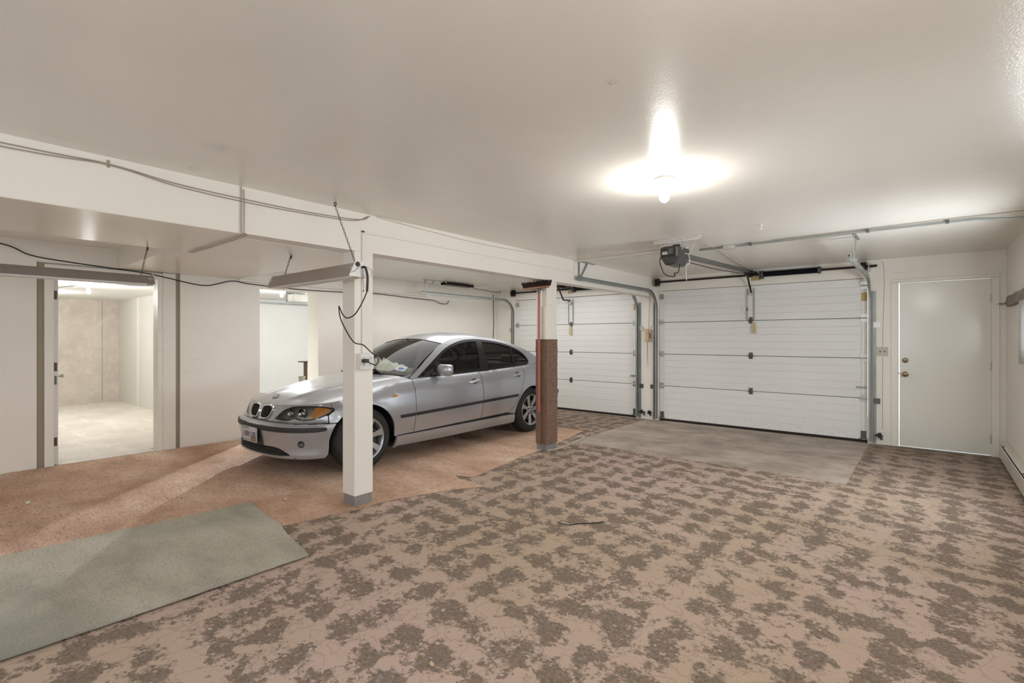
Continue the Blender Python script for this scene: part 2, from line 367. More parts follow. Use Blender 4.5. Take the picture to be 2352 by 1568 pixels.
# ============================================================ the setting
s = B(-14.2, 1.6, -3.0, 10.5, -0.12, 0.0).build('floor', M['slab']); setting(s, 'grey concrete slab showing as a bare apron before the wide garage door')
s = B(XL - 0.31, XR, YF, YB, H, H + 0.1).build('ceiling', M['ceiling']); setting(s, 'glossy off-white painted ceiling of the garage')
# left wall: full-thickness stretches, a set-back bay round the storage-room door, one plain opening
T = 0.31
mb = MB()
mb.box(XL - T, XL, YF, 0.795, 0, H)
mb.box(XL - 0.16, XL - 0.06, 0.795, 0.925, 0, H); mb.box(XL - 0.16, XL - 0.06, 1.835, 2.07, 0, H); mb.box(XL - 0.16, XL - 0.06, 0.925, 1.835, 2.05, H)
mb.box(XL - 0.06, XL, 0.795, 2.07, 2.13, H)
mb.box(XL - T, XL, 2.07, 3.01, 0, H); mb.box(XL - T, XL, 3.01, 3.86, 2.045, H); mb.box(XL - T, XL, 3.86, YB, 0, H)
setting(mb.build('wall_left', M['wall']), 'cream painted left wall with a doorway and a plain opening')
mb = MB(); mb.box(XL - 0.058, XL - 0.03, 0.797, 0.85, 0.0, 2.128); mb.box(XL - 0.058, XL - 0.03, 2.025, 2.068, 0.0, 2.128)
setting(mb.build('trim_9', M['groove']), 'grooves on both sides of the storage room doorway, their shade painted dark')
# casing of that doorway
h = holder('trim_1', (XL, 1.38, 0), 'cream door casing round the storage room doorway')
B(XL - 0.06, XL + 0.012, 0.852, 0.925, 0, 2.05).build('casing_board', M['trim'], h, bevel=0.004)
B(XL - 0.06, XL + 0.012, 1.835, 1.885, 0, 2.05).build('casing_board', M['trim'], h, bevel=0.004)
B(XL - 0.06, XL + 0.002, 1.888, 2.022, 0, 2.125).build('filler_board', M['trim'], h, bevel=0.003)
B(XL - 0.06, XL + 0.012, 0.852, 1.885, 2.05, 2.113).build('head_board', M['trim'], h, bevel=0.004)
B(XL - 0.16, XL - 0.06, 0.90, 0.9245, 0, 2.05).build('jamb', M['trim'], h); B(XL - 0.16, XL - 0.06, 1.8355, 1.86, 0, 2.05).build('jamb', M['trim'], h)
B(XL - T, XL - 0.05, 0.925, 1.835, 0.001, 0.012).build('threshold', M['slab_pale'], h)
# back wall with the two garage openings and the entry door opening
G1 = (-3.40, -0.585, 2.125); G2 = (-6.46, -3.785, 2.125); E1 = (-0.275, 0.557, 2.035)
mb = MB(); y0, y1 = YB, YB + 0.16
xs = [XL - T, G2[0], G2[1], G1[0], G1[1], E1[0], E1[1], XR + 0.2]
for a, b, z in [(xs[0], xs[1], 0), (xs[1], xs[2], G2[2]), (xs[2], xs[3], 0), (xs[3], xs[4], G1[2]), (xs[4], xs[5], 0), (xs[5], xs[6], E1[2]), (xs[6], xs[7], 0)]:
    mb.box(a, b, y0, y1, z, H)
setting(mb.build('wall_back', M['wall']), 'cream end wall holding two garage doors and the entry door')
# right wall with its three high windows
mb = MB(); yy = YF
for (a, b, z0, z1) in sorted(WINDOWS):
    mb.box(XR, XR + 0.16, yy, a, 0, H); mb.box(XR, XR + 0.16, a, b, 0, z0); mb.box(XR, XR + 0.16, a, b, z1, H); yy = b
mb.box(XR, XR + 0.16, yy, YB, 0, H)
setting(mb.build('wall_right', M['wall']), 'cream right wall beside the entry door')
mb = MB(); mb.box(XL - T, -5.1, YF - 0.15, YF, 0, H); mb.box(-5.1, -0.1, YF - 0.15, YF, 0, 0.9); mb.box(-5.1, -0.1, YF - 0.15, YF, 2.0, H); mb.box(-0.1, XR + 0.16, YF - 0.15, YF, 0, H)
setting(mb.build('wall_front', M['wall']), 'cream wall behind the viewer')
h = holder('window_4', (-2.6, YF - 0.08, 0.9))  # unseen window added behind the camera to let in fill daylight
mb = MB()
for x in (-5.1, -3.86, -2.62, -1.38, -0.14): mb.box(x, x + 0.04, YF - 0.11, YF - 0.05, 0.9, 2.0)
mb.box(-5.1, -0.1, YF - 0.11, YF - 0.05, 0.9, 0.94).box(-5.1, -0.1, YF - 0.11, YF - 0.05, 1.96, 2.0); mb.build('window_frame', M['trim'], h)
glass = N('window_glass'); tr = glass.n('ShaderNodeBsdfTransparent'); gl = glass.n('ShaderNodeBsdfGlossy', {'Roughness': 0.02})
fr = glass.n('ShaderNodeFresnel', {'IOR': 1.45}); mx = glass.n('ShaderNodeMixShader', {0: fr, 1: tr, 2: gl}); glass.t.links.new(mx.outputs[0], glass.out.inputs[0]); M['glass'] = glass.m
for i, (a, b, z0, z1) in enumerate(WINDOWS):
    h = holder('window_%d' % (i + 1), (XR + 0.1, (a + b) / 2, z0))
    mb = MB(); e = 0.045
    mb.box(XR + 0.06, XR + 0.14, a, a + e, z0, z1); mb.box(XR + 0.06, XR + 0.14, b - e, b, z0, z1); mb.box(XR + 0.06, XR + 0.14, a, b, z0, z0 + e); mb.box(XR + 0.06, XR + 0.14, a, b, z1 - e, z1); mb.box(XR + 0.07, XR + 0.13, (a + b) / 2 - 0.02, (a + b) / 2 + 0.02, z0, z1)
    mb.build('window_frame', M['trim'], h)
    B(XR + 0.10, XR + 0.106, a + e, b - e, z0 + e, z1 - e).build('pane', M['glass'], h)
# beam and boxed soffits
mb = MB(); mb.box(BX - 1.05, BX, YF, 1.40, 2.037, H)
setting(mb.build('beam', [M['beam']]), 'wide boxed beam overhead at the left')
for p in bpy.data.objects['beam'].data.polygons: pass
mb = MB(); mb.box(BX - 0.16, BX, 1.40, YB, 2.037, H); setting(mb.build('beam', M['beam']), 'long cream boxed beam running over both columns to the end wall')
setting(B(-5.10, BX - 0.16, 1.40, 2.56, 2.033, H).build('soffit', M['soffit']), 'glossy boxed soffit above the hanging shop light')
setting(B(XL, -5.10, 1.45, 2.73, 2.128, H).build('soffit', M['soffit']), 'shallower soffit meeting the left wall between the two openings')
setting(B(BX - 1.049, BX - 0.004, YF, 1.398, 2.033, 2.037).build('soffit', M['soffit']), 'glossy underside of the wide beam')
setting(B(XL, BX - 0.16, 6.80, YB, H - 0.022, H).build('soffit', M['ceiling']), 'thin ceiling drop over the second garage door')
mb = MB().tube([(XL + 0.022, 2.74, 2.118), (XL + 0.022, 5.95, 2.118)], 0.016, 10)
setting(mb.build('trim_2', M['trim'], smooth=True), 'painted pipe along the top of the left wall')
# storage room beyond the doorway
setting(B(-13.75, -13.55, -1.6, 2.85, 0, 2.16).build('wall_storage_far', M['conc_wall']), 'bare poured concrete wall at the back of the storage room')
mb = MB()
for k in range(1): mb.box(-13.55, -13.546, 2.552, 2.572, 0, 2.16)
setting(mb.build('trim_10', concrete('form_seam', (176, 166, 152), (196, 186, 172), 6)), 'vertical form seam on the storage room concrete')
setting(B(-13.75, XL - T, 2.85, 2.95, 0, 2.3).build('wall_storage_right', M['drywall']), 'taped drywall partition in the storage room')
mb = MB()
for x in (-9.6, -10.85, -12.1): mb.box(x - 0.06, x + 0.06, 2.845, 2.85, 0, 2.16)
setting(mb.build('trim_11', M['tape']), 'joint compound bands on the storage room drywall')
setting(B(-13.75, XL - T, -1.75, -1.6, 0, 2.3).build('wall_storage_left', M['drywall']))
setting(B(-13.75, XL - T, -1.7, 2.95, 2.16, 2.26).build('ceiling', M['white_room']), 'white ceiling of the storage room')
setting(B(-13.55, XL - T, -1.6, 2.85, 0.0, 0.006).build('floor', M['slab_pale']), 'pale concrete floor of the storage room')
# passage beyond the plain opening
setting(B(-12.9, -12.7, 2.95, 8.2, 0, 2.32).build('wall_passage_far', M['white_room']), 'plain white far wall seen through the left opening')
setting(B(-12.9, XL - T, 8.2, 8.35, 0, 2.32).build('wall_passage_right', M['white_room']))
setting(B(-12.9, XL - T, 2.95, 8.35, 2.32, 2.42).build('ceiling', M['white_room']), 'bright white ceiling beyond the left opening')
setting(B(-12.7, -12.62, 4.6, 8.2, 2.215, 2.25).build('trim_3', M['galv']), 'grey ledge under the ceiling beyond the left opening')

# columns
h = holder('column', (BX - 0.085, 2.305, 0), 'near white boxed column with grey painted foot')
B(BX - 0.17, BX, 2.22, 2.39, 0.095, 2.037).build('casing', M['beam'], h, bevel=0.004)
B(BX - 0.164, BX - 0.006, 2.226, 2.384, 0.0, 0.097).build('base_band', M['grey_base'], h, bevel=0.006)
h = holder('column', (BX - 0.075, 4.905, 0), 'far column wrapped in brown carpet below a white top')
B(BX - 0.15, BX, 4.80, 5.01, 1.30, 2.037).build('casing', M['trim'], h, bevel=0.003)
B(BX - 0.095, BX - 0.062, 4.775, 4.80, 1.335, 1.93).build('trim_strip', M['wall'], h, bevel=0.003); B(BX - 0.035, BX - 0.004, 4.782, 4.80, 1.335, 1.72).build('trim_strip', M['trim'], h, bevel=0.003)
mb = MB(); random.seed(3)
# carpet wrap: fuzzy four-sided sleeve
n = 24; ring = []
x0, x1, ya, yb = BX - 0.156, BX + 0.006, 4.794, 5.016
pts = [(x0 + (x1 - x0) * i / n, ya) for i in range(n)] + [(x1, ya + (yb - ya) * i / n) for i in range(n)] + [(x1 - (x1 - x0) * i / n, yb) for i in range(n)] + [(x0, yb - (yb - ya) * i / n) for i in range(n)]
Z = [0.085 + 1.25 * i / 50 for i in range(51)]; vs = []; cx, cy = (x0 + x1) / 2, (ya + yb) / 2
for z in Z:
    for (x, y) in pts:
        d = Vector((x - cx, y - cy)).normalized() * random.uniform(-0.0025, 0.0035); vs.append((x + d.x, y + d.y, z + (random.uniform(-.012, .012) if z < 0.1 else 0)))
m = len(pts); fs = [(i * m + j, i * m + (j + 1) % m, (i + 1) * m + (j + 1) % m, (i + 1) * m + j) for i in range(50) for j in range(m)]
mb.add(vs, fs); mb.build('carpet_wrap', M['wrap'], h, smooth=True, angle=60)
mb = MB().box(BX - 0.15, BX, 4.80, 5.01, 0, 0.12); mb.build('base_band', M['grey_base'], h, bevel=0.012)

# ---------------------------------------------------------------- floor coverings
def slab_poly(name, poly, z0, z1, mat, smooth=False, rag=0.0, seed=1, step=0.05, wav=0.0):
    """carpet sheet: polygon with ragged edge, real thickness, gentle ripples"""
    rnd = random.Random(seed); P = []
    for i in range(len(poly)):
        a, b = Vector(poly[i]), Vector(poly[(i + 1) % len(poly)]); L = (b - a).length; k = max(1, int(L / step)); nrm = Vector((-(b - a).y, (b - a).x)).normalized()
        for j in range(k):
            p = a + (b - a) * j / k; P.append(p + nrm * (rnd.uniform(-rag, rag) if j else 0))
    ip = []
    if wav:
        xs_ = [p.x for p in P]; ys_ = [p.y for p in P]; g = 0.12
        x = min(xs_)
        while x < max(xs_):
            y = min(ys_)
            while y < max(ys_):
                ip.append((x, y)); y += g
            x += g
        ip = [q for q, t in zip(ip, inside(np.array(ip), np.array([tuple(p) for p in P]))) if t and min((Vector(q) - p).length for p in P) > 0.05]
    tri_v, tri_f = cdt([tuple(p) for p in P], [], ip)
    n = len(tri_v)
    f = lambda x, y: z1 + wav * (math.sin(x * 5.1 + y * 2.3) * math.sin(y * 3.7 - x * 1.9) + 0.6 * math.sin(x * 13 + y * 7) * math.sin(y * 11))
    mb = MB(); mb.add([(x, y, f(x, y)) for x, y in tri_v], tri_f); k = len(P)
    loop = [(p.x, p.y) for p in P]
    mb.add([(x, y, f(x, y)) for x, y in loop] + [(x, y, z0) for x, y in loop], [(i, (i + 1) % k, k + (i + 1) % k, k + i) for i in range(k)])
    return mb.build(name, mat, smooth=True, angle=35)
def inside(pts, poly):
    """vectorised point-in-polygon"""
    x, y = pts[:, 0], pts[:, 1]; r = np.zeros(len(pts), bool); n = len(poly); j = n - 1
    for i in range(n):
        xi, yi = poly[i]; xj, yj = poly[j]
        if yi != yj:
            c = ((yi > y) != (yj > y)) & (x < (xj - xi) * (y - yi) / (yj - yi) + xi); r ^= c
        j = i
    return r
def cdt(outer, holes, ipts):
    V = [Vector(p) for p in outer]; E = [(i, (i + 1) % len(outer)) for i in range(len(outer))]
    for hl in holes:
        k = len(V); V += [Vector(p) for p in hl]; E += [(k + i, k + (i + 1) % len(hl)) for i in range(len(hl))]
    V += [Vector(p) for p in ipts]
    ov, _, of, _, _, _ = delaunay_2d_cdt(V, E, [], 0, 1e-6)
    ov = [(v.x, v.y) for v in ov]; of = [tuple(f) for f in of]
    c = np.array([[(ov[f[0]][0] + ov[f[1]][0] + ov[f[2]][0]) / 3, (ov[f[0]][1] + ov[f[1]][1] + ov[f[2]][1]) / 3] for f in of])
    ok = inside(c, np.array(outer))
    for hl in holes: ok &= ~inside(c, np.array(hl))
    return ov, [f for f, k in zip(of, ok) if k]
APX = (-3.60, -0.565, 5.46)
o = slab_poly('patterned_carpet', [(-3.62, YF + .02), (0.665, YF + .02), (0.665, 7.80), (E1[0] - .1, 7.80), (APX[1], 7.79), (APX[1], APX[2]), (APX[0] + 0.02, APX[2] - .02), (APX[0] - 0.02, 7.78), (-6.42, 7.78), (-6.92, 7.78), (-6.92, 6.2), (-4.3, 6.18), (-3.72, 6.05)], 0.0, 0.009, M['carpet'], rag=0.004, seed=2)
tag(o, 'worn floral carpet with dark leafy clusters covering the main floor', 'carpet')
o = slab_poly('shag_carpet', [(-6.975, YF + .02), (-3.50, YF + .02), (-3.52, 1.62), (-3.42, 2.15), (-3.40, 2.45), (-3.25, 2.95), (-3.05, 3.28), (-3.22, 3.32), (-3.40, 3.30), (-3.52, 3.36), (-3.36, 3.42), (-3.36, 3.55), (-3.50, 4.3), (-3.56, 4.9), (-3.66, 5.5), (-3.80, 6.17), (-4.3, 6.24), (-6.975, 6.24)], 0.0105, 0.0165, M['shag'], rag=0.012, seed=5, wav=0.002)
tag(o, 'brown shag carpet with ragged edge under the car', 'carpet')
o = slab_poly('carpet_runner', [(-4.30, -1.3), (-2.86, -1.3), (-2.92, 0.2), (-2.90, 0.9), (-2.895, 1.535), (-3.30, 1.60), (-3.52, 1.655), (-4.17, 1.715), (-4.24, 0.9), (-4.28, 0.3)], 0.020, 0.032, M['rug'], rag=0.003, seed=8, wav=0.002)
tag(o, 'pale greenish grey carpet runner lying loose at lower left', 'rug')
# ============================================================ the car (nose towards the viewer, its left side facing the room)
CXW, CYW, CZW = -5.17, 2.895, 0.0192
car = thing('car', 'silver four-door sedan parked nose out on the brown carpet', 'car', (CXW, CYW + 1.4, CZW))
def car_paint():
    a = N('silver_metallic_paint'); v = a.coord()
    fl = a.n('ShaderNodeTexVoronoi', {'Vector': v, 'Scale': 900.0})
    c = a.ramp((a.n('ShaderNodeSeparateColor', {'Color': (fl, 'Color')})), [(0.0, rgb(166, 170, 177)), (1.0, rgb(190, 194, 200))])
    return a.pbr(c, 0.32, 0.66, None, Coat_Weight=0.9, Coat_Roughness=0.04)
M['paint'] = car_paint()
M['strip'] = plain('dark_grey_rub_strip', (44, 44, 44), 0.55)
M['gloss_black'] = plain('gloss_black_trim', (24, 24, 25), 0.22)
M['chrome'] = plain('chrome', (214, 214, 214), 0.10, 1.0, 0.0)
M['tyre'] = plain('tyre_rubber', (44, 43, 42), 0.75, 0, 0.12, 0.2, 60)
M['alloy'] = plain('silver_alloy', (188, 190, 194), 0.28, 0.75, 0.04)
M['disc'] = plain('brake_steel', (92, 88, 84), 0.45, 0.7, 0.1)
M['cabin'] = plain('grey_cabin_trim', (132, 132, 126), 0.75, 0, 0.08)
M['cabin_dark'] = plain('dark_cabin_trim', (46, 46, 46), 0.8)
M['seat'] = plain('grey_seat_leather', (104, 102, 98), 0.55, 0, 0.06)
M['hl_black'] = plain('lamp_bowl', (132, 130, 124), 0.3, 0.4)
M['amber'] = plain('amber_lens', (226, 150, 60), 0.12, 0, 0.1)
M['plate_white'] = plain('licence_plate_white', (206, 206, 212), 0.4, 0, 0.08)
M['plate_blue'] = plain('plate_ink', (96, 84, 104), 0.5); M['plate_tan'] = plain('plate_scene_print', (150, 124, 98), 0.5); M['plate_green'] = plain('plate_green_print', (136, 152, 134), 0.5)
M['badge_blue'] = plain('badge_blue', (64, 104, 168), 0.25)
def tint(name, c, refl=1.0):
    a = N(name); t_ = a.n('ShaderNodeBsdfTransparent', {'Color': c}); g_ = a.n('ShaderNodeBsdfGlossy', {'Roughness': 0.015}); f = a.n('ShaderNodeFresnel', {'IOR': 1.5})
    m_ = a.n('ShaderNodeMixShader', {0: f, 1: t_, 2: g_}); a.t.links.new(m_.outputs[0], a.out.inputs[0]); return a.m
M['screen'] = tint('windscreen_glass', (0.90, 0.94, 0.87, 1)); M['side_glass'] = tint('tinted_side_glass', (0.24, 0.25, 0.245, 1)); M['lens'] = tint('clear_lens', (0.93, 0.94, 0.93, 1))

def cr1(xs, ys):
    """monotone-ish cubic through knots, vector friendly"""
    xs = np.array(xs, float); ys = np.array(ys, float); h = np.diff(xs); d = np.diff(ys) / h; m = np.zeros(len(xs)); m[0] = d[0]; m[-1] = d[-1]
    for i in range(1, len(xs) - 1): m[i] = 0 if d[i - 1] * d[i] <= 0 else 2 * d[i - 1] * d[i] / (d[i - 1] + d[i])
    def f(x):
        x = min(max(x, xs[0]), xs[-1]); i = min(int(np.searchsorted(xs, x, 'right') - 1), len(xs) - 2); t = (x - xs[i]) / h[i]
        return (2 * t ** 3 - 3 * t * t + 1) * ys[i] + (t ** 3 - 2 * t * t + t) * h[i] * m[i] + (-2 * t ** 3 + 3 * t * t) * ys[i + 1] + (t ** 3 - t * t) * h[i] * m[i + 1]
    return f
# plan outline, nose centre round to tail centre, as arc length
_pl = [(0, -.745), (.2, -.738), (.4, -.708), (.56, -.648), (.68, -.56), (.762, -.45), (.815, -.31), (.846, -.12), (.862, .2), (.868, .6), (.870, 1.3), (.870, 2.1), (.866, 2.6), (.848, 3.0), (.812, 3.32), (.745, 3.53), (.62, 3.665), (.4, 3.72), (.2, 3.737), (0, 3.742)]
_P = [Vector((a, b, 0)) for a, b in _pl]; _P = [Vector((-.2, -.738, 0))] + _P + [Vector((-.2, 3.737, 0))]
_s = []
for i in range(1, len(_P) - 2):
    for k in range(24):
        t = k / 24; a, b, c, d = _P[i - 1:i + 3]
        _s.append(0.5 * ((2 * b) + (c - a) * t + (2 * a - 5 * b + 4 * c - d) * t * t + (3 * b - a - 3 * c + d) * t ** 3))
_s.append(_P[-2])
_px = np.array([p.x for p in _s]); _py = np.array([p.y for p in _s]); _pt = np.concatenate([[0], np.cumsum(np.hypot(np.diff(_px), np.diff(_py)))])
TMAX = _pt[-1]
def t_of_y(y): return float(np.interp(y, _py, _pt))
def t_of_x(x): i = int(np.argmax(_px > 0.80)); return float(np.interp(x, _px[:i], _pt[:i]))
def tr_of_x(x): n_ = len(_px); i = int(np.argmax(_px[::-1] > 0.60)); return float(np.interp(x, _px[::-1][:i], _pt[::-1][:i]))
zs_of_t = cr1([0, t_of_x(.3), t_of_x(.5), t_of_y(-.5), t_of_y(-.35), t_of_y(-.15), t_of_y(0.1), t_of_y(.6), t_of_y(1.15), t_of_y(1.75), t_of_y(2.67), t_of_y(3.1), t_of_y(3.5), TMAX],
              [.668, .674, .682, .690, .700, .735, .785, .872, .885, .903, .942, .960, .962, .965])
side_p = cr1([.15, .17, .20, .285, .298, .335, .42, .52, .60, .70, .79, .806, .813, .86, .90, .93, .95], [.09, .072, .060, .040, .047, .040, .019, .004, .0, .007, .017, .019, .029, .044, .062, .088, .115])
front_p = cr1([.15, .17, .195, .22, .26, .31, .42, .46, .485, .505, .515, .53, .57, .62, .66, .69, .72], [.07, .04, .022, .022, .026, .022, .006, .002, .008, .026, .05, .070, .080, .098, .116, .135, .17])
rear_p = cr1([.15, .20, .30, .45, .52, .56, .575, .65, .80, .90, .95, 1.0], [.12, .07, .02, .0, .002, .02, .045, .05, .06, .07, .09, .13])
def sstep(x, a, b): q = min(max((x - a) / (b - a), 0), 1); return q * q * (3 - 2 * q)
def body(t, z, d=0.0):
    """lower body skin: t along the plan outline (negative on the other side), z height, d inset"""
    sg = -1 if t < 0 else 1; a = abs(t)
    x = float(np.interp(a, _pt, _px)); y = float(np.interp(a, _pt, _py)); e_ = 0.01
    dx = float(np.interp(min(a + e_, TMAX), _pt, _px) - np.interp(max(a - e_, 0), _pt, _px)); dy = float(np.interp(min(a + e_, TMAX), _pt, _py) - np.interp(max(a - e_, 0), _pt, _py))
    L = math.hypot(dx, dy); nx, ny = dy / L, -dx / L
    if a < 1e-6: nx, ny = 0, -1
    zs = zs_of_t(a); zr = z if z < .55 else .55 + (z - .55) * (.38) / max(zs - .55, .05)
    wf = 1 - sstep(y, -.50, -.22); wr = sstep(y, 3.0, 3.4)
    ins = side_p(min(zr, .95))
    if wf > 0: ins = ins * (1 - wf) + front_p(z) * wf
    if wr > 0: ins = ins * (1 - wr) + rear_p(z) * wr
    # gentle flare round the wheel arches
    for yc in (0.0, 2.725):
        r_ = math.hypot(y - yc, z - .305)
        if 0.33 < r_ < 0.44 and z < .66 and wf < .5: ins -= 0.008 * (1 - abs(r_ - .36) / .08 if abs(r_ - .36) < .08 else 0)
    ins += d
    return Vector((CXW + sg * (x - nx * ins), CYW + y - ny * ins, CZW + z))
def dens(poly, step, closed=True):
    o = []
    for i in range(len(poly) if closed else len(poly) - 1):
        a = poly[i]; b = poly[(i + 1) % len(poly)]; k = max(1, int(math.hypot(b[0] - a[0], b[1] - a[1]) / step))
        o += [(a[0] + (b[0] - a[0]) * j / k, a[1] + (b[1] - a[1]) * j / k) for j in range(k)]
    return o
def curve2(pts, n=6): return [(p.x, p.y) for p in spline([(a, b, 0) for a, b in pts], n)]
def panel(name, outer, mp, mat, holes=(), step=0.035, flange=0.018, d0=0.0, parent=None, hole_flange=None, smooth_angle=45, extra=None, **props):
    outer = dens(outer, step); holes = [dens(h_, step) for h_ in holes]
    A = np.array(outer); x0, y0 = A.min(0); x1, y1 = A.max(0)
    gx = np.arange(x0 + step / 2, x1, step); gy = np.arange(y0 + step / 2, y1, step)
    ip = []
    if len(gx) and len(gy):
        G_ = np.array([(a + (step / 2 if j % 2 else 0), b) for j, b in enumerate(gy) for a in gx]); ok = inside(G_, A)
        for h_ in holes: ok &= ~inside(G_, np.array(h_))
        G_ = G_[ok]; bd = np.array(outer + [p for h_ in holes for p in h_])
        if len(G_):
            dm = np.sqrt(((G_[:, None, :] - bd[None, :, :]) ** 2).sum(2)).min(1); ip = [tuple(p) for p in G_[dm > step * 0.45]]
    ov, of = cdt(outer, holes, ip)
    P0 = [mp(a, b, d0) for a, b in ov]
    # orient outwards
    acc = 0
    for f in of[:40]:
        c = (P0[f[0]] + P0[f[1]] + P0[f[2]]) / 3; nn = (P0[f[1]] - P0[f[0]]).cross(P0[f[2]] - P0[f[0]])
        q = ov[f[0]]; acc += nn.dot(mp(q[0], q[1], d0 - 0.01) - P0[f[0]])
    if acc < 0: of = [f[::-1] for f in of]
    vs = [tuple(p) for p in P0]; fs = list(of)
    for li, loop in enumerate([outer] + holes):
        fd = flange if li == 0 or hole_flange is None else hole_flange
        if not fd: continue
        k = len(vs); n = len(loop)
        vs += [tuple(mp(a, b, d0)) for a, b in loop] + [tuple(mp(a, b, d0 + fd)) for a, b in loop]
        fs += [(k + i, k + (i + 1) % n, k + n + (i + 1) % n, k + n + i) for i in range(n)]
    if extra: 
        ev, ef = extra; k = len(vs); vs += [tuple(p) for p in ev]; fs += [tuple(i + k for i in f) for f in ef]
    me = bpy.data.meshes.new(name); par = parent if parent is not None else car; org = Vector(par['_o'])
    me.from_pydata([tuple(Vector(p) - org) for p in vs], [], fs); me.update()
    bm = bmesh.new(); bm.from_mesh(me); bmesh.ops.remove_doubles(bm, verts=bm.verts[:], dist=2e-4)
    bm.normal_update(); bm.to_mesh(me); bm.free()
    me.polygons.foreach_set('use_smooth', [True] * len(me.polygons)); me.set_sharp_from_angle(angle=math.radians(smooth_angle))
    me.materials.append(mat); o = bpy.data.objects.new(name, me); COL.objects.link(o); o.parent = par; o['_o'] = tuple(org)
    for k_, v_ in props.items(): o[k_] = v_
    return o
def sidemap(sg): return lambda y, z, d=0.0: body(sg * t_of_y(y), z, d)
def zsY(y): return zs_of_t(t_of_y(y))
def arch(yc, r, a0, a1, n=18, zc=.305): return [(yc + r * math.cos(math.radians(a0 + (a1 - a0) * k / n)), zc + r * math.sin(math.radians(a0 + (a1 - a0) * k / n))) for k in range(n + 1)]
belt = lambda a, b, n=14, off=0.0: [(a + (b - a) * k / n, zsY(a + (b - a) * k / n) - off) for k in range(n + 1)]
